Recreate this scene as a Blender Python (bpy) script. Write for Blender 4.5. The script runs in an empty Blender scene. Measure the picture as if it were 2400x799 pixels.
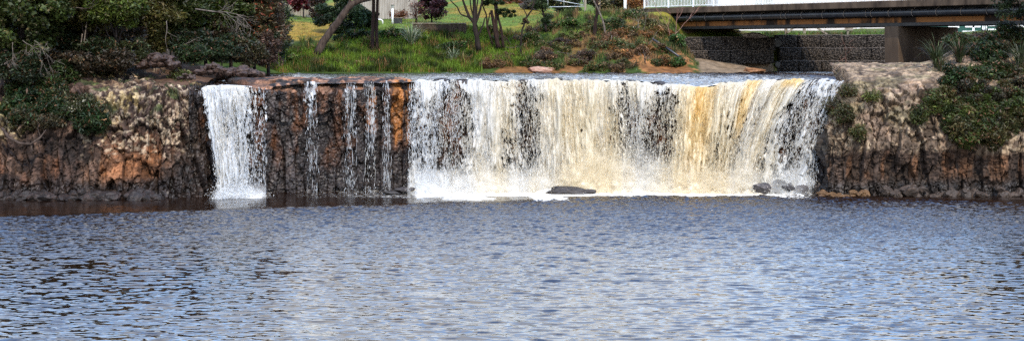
import bpy, math, random
import numpy as np
from mathutils import Vector
RNG = np.random.default_rng(7)
random.seed(7)
SC = bpy.context.scene
COL = SC.collection
CAM_H, HOR, F = 7.45, 120.0, 3600.0          # eye height, horizon row and focal length of the 2400 px wide photograph

# ------------------------------------------------------------------ numeric noise
def h2(ix, iy, s):
    ix = ix.astype(np.int64); iy = iy.astype(np.int64)
    h = (ix * 374761393 + iy * 668265263 + int(s) * 1442695041) & 0xFFFFFFFF
    h = ((h ^ (h >> 13)) * 1274126177) & 0xFFFFFFFF
    h = ((h ^ (h >> 16)) * 2246822519) & 0xFFFFFFFF
    return ((h ^ (h >> 15)) & 0xFFFFFF) / float(0x1000000)
def vn(x, y, s=0):
    x = np.asarray(x, float); y = np.asarray(y, float)
    x, y = np.broadcast_arrays(x, y)
    ix = np.floor(x); iy = np.floor(y); fx = x - ix; fy = y - iy
    fx = fx * fx * fx * (fx * (fx * 6 - 15) + 10); fy = fy * fy * fy * (fy * (fy * 6 - 15) + 10)
    a = h2(ix, iy, s); b = h2(ix + 1, iy, s); c = h2(ix, iy + 1, s); d = h2(ix + 1, iy + 1, s)
    return (a + (b - a) * fx) * (1 - fy) + (c + (d - c) * fx) * fy
def fbm(x, y, s=0, o=4, g=.5):
    t = 0; a = 1; n = 0
    for k in range(o):
        t = t + a * vn(np.asarray(x) * 2.03 ** k + 17.3 * k, np.asarray(y) * 2.03 ** k - 9.1 * k, s + 31 * k); n += a; a *= g
    return t / n
def voro(x, y, s=0, j=.9):
    x, y = np.broadcast_arrays(np.asarray(x, float), np.asarray(y, float))
    ix = np.floor(x); iy = np.floor(y)
    f1 = np.full(x.shape, 9.); f2 = np.full(x.shape, 9.); idv = np.zeros(x.shape)
    for dx in (-1, 0, 1):
        for dy in (-1, 0, 1):
            cx = ix + dx; cy = iy + dy
            px = cx + .5 + j * (h2(cx, cy, s) - .5); py = cy + .5 + j * (h2(cx, cy, s + 77) - .5)
            d = np.hypot(px - x, py - y); r = h2(cx, cy, s + 155)
            cl = d < f1
            f2 = np.where(cl, f1, np.minimum(f2, d)); idv = np.where(cl, r, idv); f1 = np.where(cl, d, f1)
    return f1, f2, idv
def sm(a, b, x):
    t = np.clip((np.asarray(x, float) - a) / (b - a), 0, 1); return t * t * (3 - 2 * t)
def lerp(a, b, t): return a + (b - a) * t
def tab(x, pts):
    p = np.array(pts, float); return np.interp(x, p[:, 0], p[:, 1])
def W(px, py, Y): return np.array([(px - 1200) / F * Y, Y, CAM_H - (py - HOR) / F * Y])

# ------------------------------------------------------------------ object helpers
def tag(o, label=None, cat=None, group=None, kind=None):
    if label: o['label'] = label
    if cat: o['category'] = cat
    if group: o['group'] = group
    if kind: o['kind'] = kind
    return o
def empty(name, loc, label, cat, group=None, rz=0):
    o = bpy.data.objects.new(name, None); COL.objects.link(o)
    o.location = loc; o.rotation_euler.z = rz; o.empty_display_size = .2
    return tag(o, label, cat, group)
def link(name, me, mat, parent=None):
    o = bpy.data.objects.new(name, me); COL.objects.link(o)
    if mat: me.materials.append(mat)
    if parent is not None: o.parent = parent
    return o
def npmesh(name, v, f, mat, parent=None, col=None, attrs=None, smooth=False, off=(0, 0, 0)):
    """f: an (M,3|4) index array or a list of such arrays"""
    v = np.asarray(v, np.float64) - np.asarray(off, float)
    fs = [np.asarray(q) for q in (f if isinstance(f, list) else [f])]
    me = bpy.data.meshes.new(name)
    me.vertices.add(len(v)); me.vertices.foreach_set('co', v.astype(np.float32).ravel())
    loops = np.concatenate([q.ravel() for q in fs]).astype(np.int32)
    tot = np.concatenate([np.full(len(q), q.shape[1]) for q in fs]).astype(np.int32)
    st = np.concatenate([[0], np.cumsum(tot)[:-1]]).astype(np.int32)
    me.loops.add(len(loops)); me.loops.foreach_set('vertex_index', loops)
    me.polygons.add(len(tot)); me.polygons.foreach_set('loop_start', st); me.polygons.foreach_set('loop_total', tot)
    me.polygons.foreach_set('use_smooth', np.full(len(tot), smooth, dtype=bool))
    me.update(calc_edges=True)
    if col is not None:
        a = me.color_attributes.new('Col', 'FLOAT_COLOR', 'POINT')
        c = np.ones((len(v), 4), np.float32); c[:, :3] = np.clip(col, 0, 1); a.data.foreach_set('color', c.ravel())
    for k, q in (attrs or {}).items():
        a = me.attributes.new(k, 'FLOAT', 'POINT'); a.data.foreach_set('value', np.asarray(q, np.float32).ravel())
    return link(name, me, mat, parent)
def gridfaces(nu, nv):
    i = np.arange(nu - 1)[:, None] * nv + np.arange(nv - 1)[None, :]
    return np.stack([i, i + nv, i + nv + 1, i + 1], -1).reshape(-1, 4)
class MB:
    """collects shapes for one mesh"""
    def __init__(s): s.v = []; s.f = []
    def add(s, v, f):
        n = len(s.v); s.v += [tuple(map(float, q)) for q in v]; s.f += [[n + i for i in q] for q in f]; return s
    def obox(s, c, ax, ay, az):
        c = np.array(c, float); ax, ay, az = (np.array(q, float) for q in (ax, ay, az))
        v = [c + a * ax + b * ay + d * az for d in (-1, 1) for b in (-1, 1) for a in (-1, 1)]
        return s.add(v, [(0, 2, 3, 1), (4, 5, 7, 6), (0, 1, 5, 4), (2, 6, 7, 3), (0, 4, 6, 2), (1, 3, 7, 5)])
    def box(s, x0, x1, y0, y1, z0, z1):
        return s.obox(((x0 + x1) / 2, (y0 + y1) / 2, (z0 + z1) / 2), ((x1 - x0) / 2, 0, 0), (0, (y1 - y0) / 2, 0), (0, 0, (z1 - z0) / 2))
    def bar(s, a, b, w, h=None, up=(0, 0, 1)):
        a = np.array(a, float); b = np.array(b, float); h = h or w
        d = b - a; L = np.linalg.norm(d); d /= L
        u = np.array(up, float)
        if abs(d @ u) > .95: u = np.array((1., 0, 0))
        r = np.cross(d, u); r /= np.linalg.norm(r); t = np.cross(r, d)
        return s.obox((a + b) / 2, d * L / 2, r * w / 2, t * h / 2)
    def tube(s, pts, rad, n=6, cap=True):
        pts = [np.array(p, float) for p in pts]
        if not hasattr(rad, '__len__'): rad = [rad] * len(pts)
        vs = []; fs = []; r = None
        for i, p in enumerate(pts):
            d = pts[min(i + 1, len(pts) - 1)] - pts[max(i - 1, 0)]; d = d / (np.linalg.norm(d) + 1e-9)
            if r is None: r = np.cross(d, (0, 0, 1.) if abs(d[2]) < .9 else (1., 0, 0))
            r = r - d * (r @ d); r /= np.linalg.norm(r) + 1e-9; t = np.cross(r, d)
            vs += [p + rad[i] * (math.cos(2 * math.pi * k / n) * r + math.sin(2 * math.pi * k / n) * t) for k in range(n)]
        for i in range(len(pts) - 1):
            fs += [(i * n + k, i * n + (k + 1) % n, (i + 1) * n + (k + 1) % n, (i + 1) * n + k) for k in range(n)]
        if cap: fs += [tuple(range(n))[::-1], tuple((len(pts) - 1) * n + k for k in range(n))]
        return s.add(vs, fs)
    def build(s, name, mat, parent=None, bevel=0, smooth=False, off=(0, 0, 0)):
        me = bpy.data.meshes.new(name)
        me.from_pydata([tuple(np.array(q) - np.array(off)) for q in s.v], [], s.f); me.update()
        if smooth: me.polygons.foreach_set('use_smooth', [True] * len(me.polygons))
        o = link(name, me, mat, parent)
        if bevel:
            b = o.modifiers.new('bevel', 'BEVEL'); b.width = bevel; b.segments = 1; b.limit_method = 'ANGLE'
        return o

# ------------------------------------------------------------------ materials
def newmat(name):
    m = bpy.data.materials.new(name); m.use_nodes = True
    nt = m.node_tree; nt.nodes.clear()
    return m, nt, nt.nodes.new('ShaderNodeOutputMaterial')
def N(nt, t, **k):
    n = nt.nodes.new(t)
    for a, b in k.items(): setattr(n, a, b)
    return n
def noise_node(nt, scale, detail=4, rough=.55, stretch=None, src='Object'):
    tc = N(nt, 'ShaderNodeTexCoord'); out = tc.outputs[src]
    if stretch:
        mp = N(nt, 'ShaderNodeMapping'); mp.inputs['Scale'].default_value = stretch
        nt.links.new(out, mp.inputs[0]); out = mp.outputs[0]
    n = N(nt, 'ShaderNodeTexNoise'); n.inputs['Scale'].default_value = scale
    n.inputs['Detail'].default_value = detail; n.inputs['Roughness'].default_value = rough
    nt.links.new(out, n.inputs['Vector']); return n
def simple(name, c, rough=.8, spec=.3, c2=None, scale=3., stretch=None, bump=0., metal=0., lo=.35, hi=.65):
    m, nt, out = newmat(name)
    b = N(nt, 'ShaderNodeBsdfPrincipled'); b.inputs['Roughness'].default_value = rough
    b.inputs['Specular IOR Level'].default_value = spec; b.inputs['Metallic'].default_value = metal
    n = noise_node(nt, scale, stretch=stretch)
    r = N(nt, 'ShaderNodeValToRGB'); e = r.color_ramp.elements
    e[0].position = lo; e[1].position = hi
    e[0].color = (*c, 1); e[1].color = (*(c2 or tuple(min(1, q * 1.25) for q in c)), 1)
    nt.links.new(n.outputs[0], r.inputs[0]); nt.links.new(r.outputs[0], b.inputs['Base Color'])
    if bump:
        bp = N(nt, 'ShaderNodeBump'); bp.inputs['Strength'].default_value = bump; bp.inputs['Distance'].default_value = .05
        nt.links.new(n.outputs[0], bp.inputs['Height']); nt.links.new(bp.outputs[0], b.inputs['Normal'])
    nt.links.new(b.outputs[0], out.inputs[0]); return m
def colmat(name, rough=.8, spec=.3, var=.25, scale=8., transl=0., bump=0., wet=False):
    """albedo from the mesh's own colour attribute, broken up by a noise"""
    m, nt, out = newmat(name)
    b = N(nt, 'ShaderNodeBsdfPrincipled'); b.inputs['Roughness'].default_value = rough
    b.inputs['Specular IOR Level'].default_value = spec
    a = N(nt, 'ShaderNodeAttribute', attribute_name='Col'); src = a.outputs['Color']
    if var:
        n = noise_node(nt, scale, 3)
        mr = N(nt, 'ShaderNodeMapRange'); mr.inputs[1].default_value = .3; mr.inputs[2].default_value = .7
        mr.inputs[3].default_value = 1 - var; mr.inputs[4].default_value = 1 + var
        nt.links.new(n.outputs[0], mr.inputs[0])
        mx = N(nt, 'ShaderNodeVectorMath', operation='SCALE')
        nt.links.new(src, mx.inputs[0]); nt.links.new(mr.outputs[0], mx.inputs['Scale']); src = mx.outputs[0]
        if bump:
            bp = N(nt, 'ShaderNodeBump'); bp.inputs['Strength'].default_value = bump; bp.inputs['Distance'].default_value = .08
            nt.links.new(n.outputs[0], bp.inputs['Height']); nt.links.new(bp.outputs[0], b.inputs['Normal'])
    nt.links.new(src, b.inputs['Base Color']); sh = b.outputs[0]
    if wet:
        w = N(nt, 'ShaderNodeAttribute', attribute_name='wet')
        mr = N(nt, 'ShaderNodeMapRange'); mr.inputs[3].default_value = rough; mr.inputs[4].default_value = .42
        nt.links.new(w.outputs['Fac'], mr.inputs[0]); nt.links.new(mr.outputs[0], b.inputs['Roughness'])
    if transl:
        t = N(nt, 'ShaderNodeBsdfTranslucent'); nt.links.new(src, t.inputs[0])
        mx = N(nt, 'ShaderNodeMixShader'); mx.inputs[0].default_value = transl
        nt.links.new(sh, mx.inputs[1]); nt.links.new(t.outputs[0], mx.inputs[2]); sh = mx.outputs[0]
    nt.links.new(sh, out.inputs[0]); return m
M_ROCK = colmat('basalt', .82, .25, .3, 5., bump=.6, wet=True)
M_BOULDER = colmat('boulder_rock', .6, .4, .3, 6., bump=.5)
M_SOIL = colmat('soil_and_turf', .95, .1, .35, 3., bump=.5)
M_LEAF = colmat('leaf', .5, .3, 0, transl=.25)
M_GRASS = colmat('grass_blade', .6, .25, 0, transl=.3)
M_BARKM = simple('grey_brown_bark', (.022, .014, .011), .9, .2, (.08, .056, .043), 6., (1, 1, .25), .8)
M_BARK = simple('bark', (.009, .006, .005), .9, .2, (.026, .018, .014), 6., (1, 1, .25), .8)
M_BARKP = simple('pale_bark', (.22, .19, .16), .85, .2, (.42, .38, .33), 6., (1, 1, .3), .5)
M_BARKR = simple('red_bark', (.012, .006, .005), .9, .2, (.034, .018, .013), 7., (1, 1, .3), .6)
M_TWIG = simple('grey_twig', (.07, .055, .043), .85, .2, (.16, .13, .105), 5.)
M_TWIGR = simple('red_twig', (.17, .08, .06), .85, .2, (.3, .17, .13), 5.)
M_CONC = simple('weathered_concrete', (.03, .02, .014), .9, .2, (.13, .09, .06), 1.6, (1, 1, .35), .4, lo=.3, hi=.75)
M_CONC2 = simple('pier_concrete', (.045, .029, .019), .9, .2, (.10, .068, .045), .9, (1, 1, .3), .3)
M_STEEL = simple('black_steel', (.012, .011, .011), .55, .4, (.03, .026, .022), 3.)
M_RUST_LIT = simple('rust_and_lit_patches', (.02, .012, .008), .85, .2, (.21, .085, .026), 1.1, (.45, .45, .1), .3, lo=.46, hi=.52)  # rust, with sunlit patches and the hanger shadows between them painted in
M_PIPE = simple('black_pipe', (.012, .013, .016), .35, .5, (.028, .028, .03), 2.)
M_STRAP = simple('pipe_strap', (.12, .095, .075), .6, .4, (.2, .16, .13), 5.)
M_WHITE = simple('white_paint', (.74, .74, .72), .5, .4, (.82, .82, .8), 4.)
M_PALING = simple('grey_paling', (.20, .165, .13), .9, .2, (.36, .31, .25), 5., (2, 2, .2), .4)
M_BOARD = simple('pale_boards', (.21, .18, .15), .9, .2, (.35, .31, .265), 5., (2.2, 2.2, .15), .4)
M_TIMBER = simple('dark_timber', (.03, .019, .013), .9, .2, (.065, .045, .031), 4., (1, 1, .4), .5)
M_TIMBER2 = simple('grey_timber', (.15, .12, .09), .9, .2, (.26, .22, .17), 4., (1, 1, .3), .4)
M_BLACK = simple('black_plastic', (.015, .015, .017), .5, .4)
M_GALV = simple('galvanised', (.45, .46, .47), .45, .5, (.6, .6, .62), 6., metal=.6)
M_HWALL = simple('pale_house_wall', (.52, .47, .44), .8, .2, (.58, .53, .50), 1.)
M_GREEN = simple('green_paint', (.012, .06, .045), .6, .3, (.02, .08, .06), 2.)
M_ROOF = simple('roof_iron', (.16, .08, .06), .6, .3)
M_GLASS = simple('lamp_glass', (.3, .3, .27), .2, .6)
def gabion_mat():
    m, nt, out = newmat('gabion_stone')
    b = N(nt, 'ShaderNodeBsdfPrincipled'); b.inputs['Roughness'].default_value = .9; b.inputs['Specular IOR Level'].default_value = .2
    tc = N(nt, 'ShaderNodeTexCoord')
    v = N(nt, 'ShaderNodeTexVoronoi'); v.inputs['Scale'].default_value = 8.5
    nt.links.new(tc.outputs['Object'], v.inputs['Vector'])
    r = N(nt, 'ShaderNodeValToRGB'); e = r.color_ramp.elements
    e[0].position = .05; e[0].color = (.19, .145, .112, 1); e[1].position = .62; e[1].color = (.024, .016, .012, 1)
    nt.links.new(v.outputs['Distance'], r.inputs[0])
    mx = N(nt, 'ShaderNodeMix', data_type='RGBA', blend_type='MULTIPLY'); mx.inputs[0].default_value = .6
    nt.links.new(r.outputs[0], mx.inputs[6]); nt.links.new(v.outputs['Color'], mx.inputs[7])
    bw = N(nt, 'ShaderNodeRGBToBW'); nt.links.new(mx.outputs[2], bw.inputs[0])
    tint = N(nt, 'ShaderNodeVectorMath', operation='MULTIPLY'); tint.inputs[1].default_value = (1.25, 1., .80)
    nt.links.new(bw.outputs[0], tint.inputs[0])
    nt.links.new(tint.outputs[0], b.inputs['Base Color'])
    bp = N(nt, 'ShaderNodeBump'); bp.inputs['Strength'].default_value = 1.; bp.inputs['Distance'].default_value = .1; bp.invert = True
    nt.links.new(v.outputs['Distance'], bp.inputs['Height']); nt.links.new(bp.outputs[0], b.inputs['Normal'])
    nt.links.new(b.outputs[0], out.inputs[0]); return m
M_GABION = gabion_mat()
def pool_mat():
    m, nt, out = newmat('pool_water')
    b = N(nt, 'ShaderNodeBsdfPrincipled')
    b.inputs['Base Color'].default_value = (.010, .004, .002, 1); b.inputs['Roughness'].default_value = .06
    b.inputs['IOR'].default_value = 2.0; b.inputs['Specular IOR Level'].default_value = .5
    n = noise_node(nt, 5.5, 4, .6, (.55, 1.4, 1)); n2 = N(nt, 'ShaderNodeBump')
    n2.inputs['Distance'].default_value = .08
    w = N(nt, 'ShaderNodeAttribute', attribute_name='rough')
    mr = N(nt, 'ShaderNodeMapRange'); mr.inputs[3].default_value = .0; mr.inputs[4].default_value = .6
    nt.links.new(w.outputs['Fac'], mr.inputs[0]); nt.links.new(mr.outputs[0], n2.inputs['Strength'])
    nt.links.new(n.outputs[0], n2.inputs['Height']); nt.links.new(n2.outputs[0], b.inputs['Normal'])
    d = N(nt, 'ShaderNodeBsdfDiffuse'); d.inputs[0].default_value = (.76, .71, .62, 1)
    f = N(nt, 'ShaderNodeAttribute', attribute_name='foam')
    fn = noise_node(nt, 7., 5, .65, (.5, 1.2, 1))
    ad = N(nt, 'ShaderNodeMath', operation='ADD'); nt.links.new(f.outputs['Fac'], ad.inputs[0]); nt.links.new(fn.outputs[0], ad.inputs[1])
    st = N(nt, 'ShaderNodeMapRange'); st.inputs[1].default_value = .96; st.inputs[2].default_value = 1.1
    nt.links.new(ad.outputs[0], st.inputs[0])
    mx = N(nt, 'ShaderNodeMixShader'); nt.links.new(st.outputs[0], mx.inputs[0])
    nt.links.new(b.outputs[0], mx.inputs[1]); nt.links.new(d.outputs[0], mx.inputs[2])
    nt.links.new(mx.outputs[0], out.inputs[0]); return m
M_POOL = pool_mat()
def river_mat():
    m = M_POOL.copy(); m.name = 'river_water'; return m
M_RIVER = river_mat()
def curtain_mat():
    m, nt, out = newmat('falling_water')
    a = N(nt, 'ShaderNodeAttribute', attribute_name='Col')
    d = N(nt, 'ShaderNodeBsdfDiffuse'); t = N(nt, 'ShaderNodeBsdfTranslucent'); g = N(nt, 'ShaderNodeBsdfGlossy')
    g.inputs['Roughness'].default_value = .3
    for q in (d, t): nt.links.new(a.outputs['Color'], q.inputs[0])
    m1 = N(nt, 'ShaderNodeMixShader'); m1.inputs[0].default_value = .4
    nt.links.new(d.outputs[0], m1.inputs[1]); nt.links.new(t.outputs[0], m1.inputs[2])
    m2 = N(nt, 'ShaderNodeMixShader'); m2.inputs[0].default_value = .04
    nt.links.new(m1.outputs[0], m2.inputs[1]); nt.links.new(g.outputs[0], m2.inputs[2])
    al = N(nt, 'ShaderNodeAttribute', attribute_name='alpha')
    tr = N(nt, 'ShaderNodeBsdfTransparent'); m3 = N(nt, 'ShaderNodeMixShader')
    nt.links.new(al.outputs['Fac'], m3.inputs[0]); nt.links.new(tr.outputs[0], m3.inputs[1]); nt.links.new(m2.outputs[0], m3.inputs[2])
    nt.links.new(m3.outputs[0], out.inputs[0]); return m
M_FALL = curtain_mat()
M_DROP = colmat('white_water', .55, .3, 0, transl=.5)

# ------------------------------------------------------------------ world, sun, camera
SUN_EL, SUN_AZ = math.radians(47), math.radians(164)      # azimuth clockwise from +Y: behind the camera, to the right
world = bpy.data.worlds.new('World'); SC.world = world; world.use_nodes = True
nt = world.node_tree; nt.nodes.clear()
wo = N(nt, 'ShaderNodeOutputWorld'); bg = N(nt, 'ShaderNodeBackground')
sky = N(nt, 'ShaderNodeTexSky', sky_type='NISHITA'); sky.sun_disc = False
sky.sun_elevation = SUN_EL; sky.sun_rotation = SUN_AZ; sky.air_density = 1.2; sky.dust_density = .6
tc = N(nt, 'ShaderNodeTexCoord'); sep = N(nt, 'ShaderNodeSeparateXYZ'); nt.links.new(tc.outputs['Generated'], sep.inputs[0])
zz = N(nt, 'ShaderNodeMath', operation='ADD'); zz.inputs[1].default_value = .16; nt.links.new(sep.outputs[2], zz.inputs[0])
zm = N(nt, 'ShaderNodeMath', operation='MAXIMUM'); zm.inputs[1].default_value = .05; nt.links.new(zz.outputs[0], zm.inputs[0])
dv = N(nt, 'ShaderNodeVectorMath', operation='DIVIDE'); cb = N(nt, 'ShaderNodeCombineXYZ')
for k in range(3): nt.links.new(zm.outputs[0], cb.inputs[k])
nt.links.new(tc.outputs['Generated'], dv.inputs[0]); nt.links.new(cb.outputs[0], dv.inputs[1])
cn = N(nt, 'ShaderNodeTexNoise'); cn.inputs['Scale'].default_value = 1.7; cn.inputs['Detail'].default_value = 6; cn.inputs['Roughness'].default_value = .55
nt.links.new(dv.outputs[0], cn.inputs['Vector'])
cr = N(nt, 'ShaderNodeValToRGB'); cr.color_ramp.elements[0].position = .43; cr.color_ramp.elements[1].position = .60
el = N(nt, 'ShaderNodeMapRange'); el.inputs[1].default_value = .12; el.inputs[2].default_value = .50; el.inputs[3].default_value = .12; el.inputs[4].default_value = -.025
nt.links.new(sep.outputs[2], el.inputs[0])
ca = N(nt, 'ShaderNodeMath', operation='ADD'); nt.links.new(cn.outputs[0], ca.inputs[0]); nt.links.new(el.outputs[0], ca.inputs[1])
nt.links.new(ca.outputs[0], cr.inputs[0])
sk = N(nt, 'ShaderNodeVectorMath', operation='MULTIPLY'); sk.inputs[1].default_value = (6.6, 8.0, 9.3)
nt.links.new(sky.outputs[0], sk.inputs[0])
mxw = N(nt, 'ShaderNodeMix', data_type='RGBA'); nt.links.new(cr.outputs[0], mxw.inputs[0])
nt.links.new(sk.outputs[0], mxw.inputs[6]); mxw.inputs[7].default_value = (24.3, 24.1, 23.9, 1)
nt.links.new(mxw.outputs[2], bg.inputs[0]); bg.inputs[1].default_value = .09
nt.links.new(bg.outputs[0], wo.inputs[0])
sl = bpy.data.lights.new('sun', 'SUN'); sl.energy = 5; sl.angle = math.radians(.8); sl.color = (1, .87, .68)
so = bpy.data.objects.new('sun', sl); COL.objects.link(so); so.location = (30, -20, 60)
sd = Vector((math.sin(SUN_AZ) * math.cos(SUN_EL), math.cos(SUN_AZ) * math.cos(SUN_EL), math.sin(SUN_EL)))
so.rotation_euler = sd.to_track_quat('Z', 'Y').to_euler()
cam = bpy.data.cameras.new('camera'); co = bpy.data.objects.new('camera', cam); COL.objects.link(co)
co.location = (0, 0, CAM_H); co.rotation_euler = (math.radians(90), 0, 0)
cam.sensor_width = 36; cam.lens = 36 * F / 2400; cam.shift_y = -(399.5 - HOR) / 2400; cam.clip_end = 4000; cam.clip_start = .5
SC.camera = co
vs = SC.view_settings; vs.view_transform = 'Standard'; vs.look = 'None'; vs.exposure = -.28; vs.gamma = 1; vs.use_curve_mapping = False
SC.cycles.max_bounces = 6; SC.cycles.diffuse_bounces = 2; SC.cycles.glossy_bounces = 3; SC.cycles.transparent_max_bounces = 24
SC.cycles.use_denoising = False

# ------------------------------------------------------------------ the lip of the falls
def lipY(X): return tab(X, [(-40, 78.4), (-16.2, 78.7), (-14.5, 79.4), (-12, 80.6), (-5, 82), (0, 82.8), (6, 83), (11, 82.9), (15, 82.3), (17.2, 81.4), (19, 81)])
CREST = [(430, 208), (464, 211), (480, 203), (530, 199), (585, 202), (628, 208), (645, 198), (700, 192), (965, 189), (1100, 185), (1200, 190), (1300, 187), (1400, 188), (1500, 190), (1600, 200), (1640, 205), (1700, 196), (1780, 191), (1880, 186), (1972, 188), (2100, 188)]
def lip(px):
    px = np.asarray(px, float); X = (px - 1200) / F * 81
    for _ in range(12): X = .5 * X + .5 * (px - 1200) / F * lipY(X)
    Y = lipY(X); return X, Y, CAM_H - (tab(px, CREST) - HOR) / F * Y
def crestz(X):
    px = 1200 + F * np.asarray(X) / lipY(X); return CAM_H - (tab(px, CREST) - HOR) / F * lipY(X)

# ------------------------------------------------------------------ terrain
TC = [  # X, [(Y, z) ...]
 (-400, [(80, 5.6), (100, 9), (150, 16), (400, 40)]),
 (-60, [(80, 5.6), (90, 8), (110, 10.5), (150, 14), (400, 34)]),
 (-30, [(80, 5.0), (84, 6.8), (90, 7.6), (100, 8.8), (140, 11.5), (400, 30)]),
 (-23, [(80, 5.4), (84, 6.4), (90, 6.9), (100, 7.9), (120, 9.4), (138, 10.7), (400, 28)]),
 (-18.5, [(80, 5.4), (84, 6.15), (90, 6.4), (97, 6.5), (103, 7), (110, 8.6), (118, 9.6), (138, 10.6), (400, 28)]),
 (-14.5, [(84, 5.3), (98, 5.5), (101.5, 5.95), (104, 6.6), (108, 8.15), (118, 9.55), (138, 10.5), (400, 26)]),
 (-9, [(84, 5.2), (101, 5.4), (103, 6.0), (106, 7.0), (110, 8.4), (115, 9.5), (122, 10.0), (138, 11), (400, 26)]),
 (-3.5, [(84, 5.2), (102, 5.4), (103.8, 5.95), (107, 7), (110.7, 8.5), (111.4, 9.35), (118, 9.6), (150, 12.6), (400, 28)]),
 (0, [(84, 5.2), (102, 5.4), (104, 5.95), (107, 6.9), (110, 8.1), (115, 9.4), (150, 12.8), (400, 28)]),
 (5, [(84, 5.2), (102, 5.4), (104, 5.95), (106, 6.9), (109, 8.2), (112, 9.6), (113.5, 10.4), (140, 10.7), (400, 24)]),
 (9, [(84, 5.2), (102, 5.4), (104, 5.95), (107, 7.4), (110, 8.8), (113, 10.3), (140, 10.6), (400, 24)]),
 (11.6, [(84, 5.2), (102, 5.4), (104.5, 5.95), (108, 7.1), (112, 9), (115, 10.4), (140, 10.6), (400, 24)]),
 (13.4, [(84, 5.2), (103, 5.4), (104.6, 5.95), (109, 6.7), (113.5, 6.9), (114.2, 8.2), (118, 10), (140, 10.6), (400, 24)]),
 (16, [(84, 5.2), (103, 5.4), (105.2, 5.95), (109, 6.35), (113.5, 6.6), (114.2, 8.2), (120, 9.6), (140, 10), (400, 24)]),
 (18.6, [(84, 5.2), (104, 5.4), (108, 5.9), (113.5, 6.0), (114.2, 8.1), (120, 8.9), (140, 9.4), (400, 24)]),
 (20.2, [(84, 5.2), (106, 5.3), (116.5, 5.5), (117, 8.4), (118, 8.7), (140, 9.2), (400, 24)]),
 (24.4, [(84, 6.4), (90, 6.6), (94, 5.4), (116.5, 5.4), (117, 8.4), (118, 8.7), (140, 9.2), (400, 24)]),
 (27.5, [(84, 6.6), (90, 7.0), (97, 7.1), (103, 5.6), (116.5, 5.5), (117, 8.4), (118, 8.7), (140, 9.2), (400, 24)]),
 (33, [(84, 7.2), (90, 8.0), (100, 8.4), (118, 8.7), (140, 9.4), (400, 24)]),
 (60, [(84, 7.6), (95, 9), (140, 12), (400, 30)]),
 (400, [(84, 8), (100, 10), (150, 16), (400, 40)])]
TCX = np.array([c[0] for c in TC], float)
def ground(X, Y, noise=True):
    X, Y = np.broadcast_arrays(np.asarray(X, float), np.asarray(Y, float)); sh = X.shape; X = X.ravel(); Y = Y.ravel()
    cols = np.stack([tab(Y, c[1]) for c in TC])
    k = np.clip(np.searchsorted(TCX, X) - 1, 0, len(TCX) - 2)
    t = np.clip((X - TCX[k]) / (TCX[k + 1] - TCX[k]), 0, 1); t = t * t * (3 - 2 * t)
    i = np.arange(len(X)); z = cols[k, i] * (1 - t) + cols[k + 1, i] * t
    if noise:
        z = z + (fbm(X / 1.7, Y / 1.7, 5, 4) - .5) * .55 * sm(5.6, 6.6, z) * (1 - .75 * sm(109, 114, Y))
    return z.reshape(sh)
def hit(px, py, y0=84., y1=200.):
    Y = np.linspace(y0, y1, 1200); X = (px - 1200) / F * Y; zr = CAM_H - (py - HOR) / F * Y
    k = np.argmax(ground(X, Y) >= zr); k = k if k > 0 else -1
    return np.array([X[k], Y[k], float(ground(X[k], Y[k]))])
def gz(x, y): return float(ground(np.array([x]), np.array([y]))[0])

def build_ground():
    xs = np.unique(np.concatenate([np.linspace(-400, -60, 18), np.linspace(-60, -26, 60), np.arange(-26, 32, .16), np.linspace(32, 60, 50), np.linspace(60, 400, 18)]))
    ts = np.concatenate([np.arange(0, 36, .16), np.linspace(36, 70, 60), np.linspace(74, 316, 18)])
    X, T = np.meshgrid(xs, ts, indexing='ij')
    Y0 = tab(xs, [(-400, 81), (-17.5, 81), (-15, 84.2), (16, 84.2), (18, 85), (400, 85)])[:, None]
    Y = Y0 + T; Z = ground(X, Y)
    n1 = fbm(X / 2.2, Y / 2.2, 11); n2 = fbm(X / .5, Y / .5, 12); n3 = fbm(X / 6, Y / 6, 13)
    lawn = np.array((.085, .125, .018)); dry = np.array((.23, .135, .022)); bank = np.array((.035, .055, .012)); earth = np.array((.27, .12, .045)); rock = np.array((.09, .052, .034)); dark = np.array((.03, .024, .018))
    c = np.empty(X.shape + (3,)); c[:] = bank
    def mixin(col, m): 
        nonlocal c; c = c * (1 - m[..., None]) + col * m[..., None]
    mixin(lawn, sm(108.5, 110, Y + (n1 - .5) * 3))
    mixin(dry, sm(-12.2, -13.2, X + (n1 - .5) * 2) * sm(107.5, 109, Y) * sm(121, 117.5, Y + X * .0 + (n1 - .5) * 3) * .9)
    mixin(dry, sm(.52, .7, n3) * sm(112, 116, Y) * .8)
    er = sm(.50, .60, n1 * .6 + n2 * .4 + .09 * sm(4, 9, X) * sm(12.5, 11, X)) * sm(3, 6, X) * sm(13.4, 12.6, X) * sm(112.5, 110, Y)
    mixin(earth, er)
    mixin(earth * .55, sm(.48, .56, n1 + (n2 - .5) * .4) * sm(-5, -1, X) * sm(13, 12, X) * sm(6.75, 6.35, Z) * .9)
    mixin(rock, sm(-13.5, -15.5, X) * sm(97, 93, Y))
    mixin(np.array((.17, .12, .075)), sm(12.7, 13.1, X) * sm(19.8, 19.2, X) * sm(114.2, 113.8, Y))
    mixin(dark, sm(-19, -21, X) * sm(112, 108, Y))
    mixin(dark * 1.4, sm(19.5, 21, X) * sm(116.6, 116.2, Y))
    mixin(np.array((.06, .08, .02)), sm(19, 21, X) * sm(116.3, 116.7, Y))
    c *= (.6 + .8 * n2)[..., None]
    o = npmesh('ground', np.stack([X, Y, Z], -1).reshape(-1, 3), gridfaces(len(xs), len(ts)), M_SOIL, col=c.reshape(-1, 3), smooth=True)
    tag(o, kind='structure')
build_ground()

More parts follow.
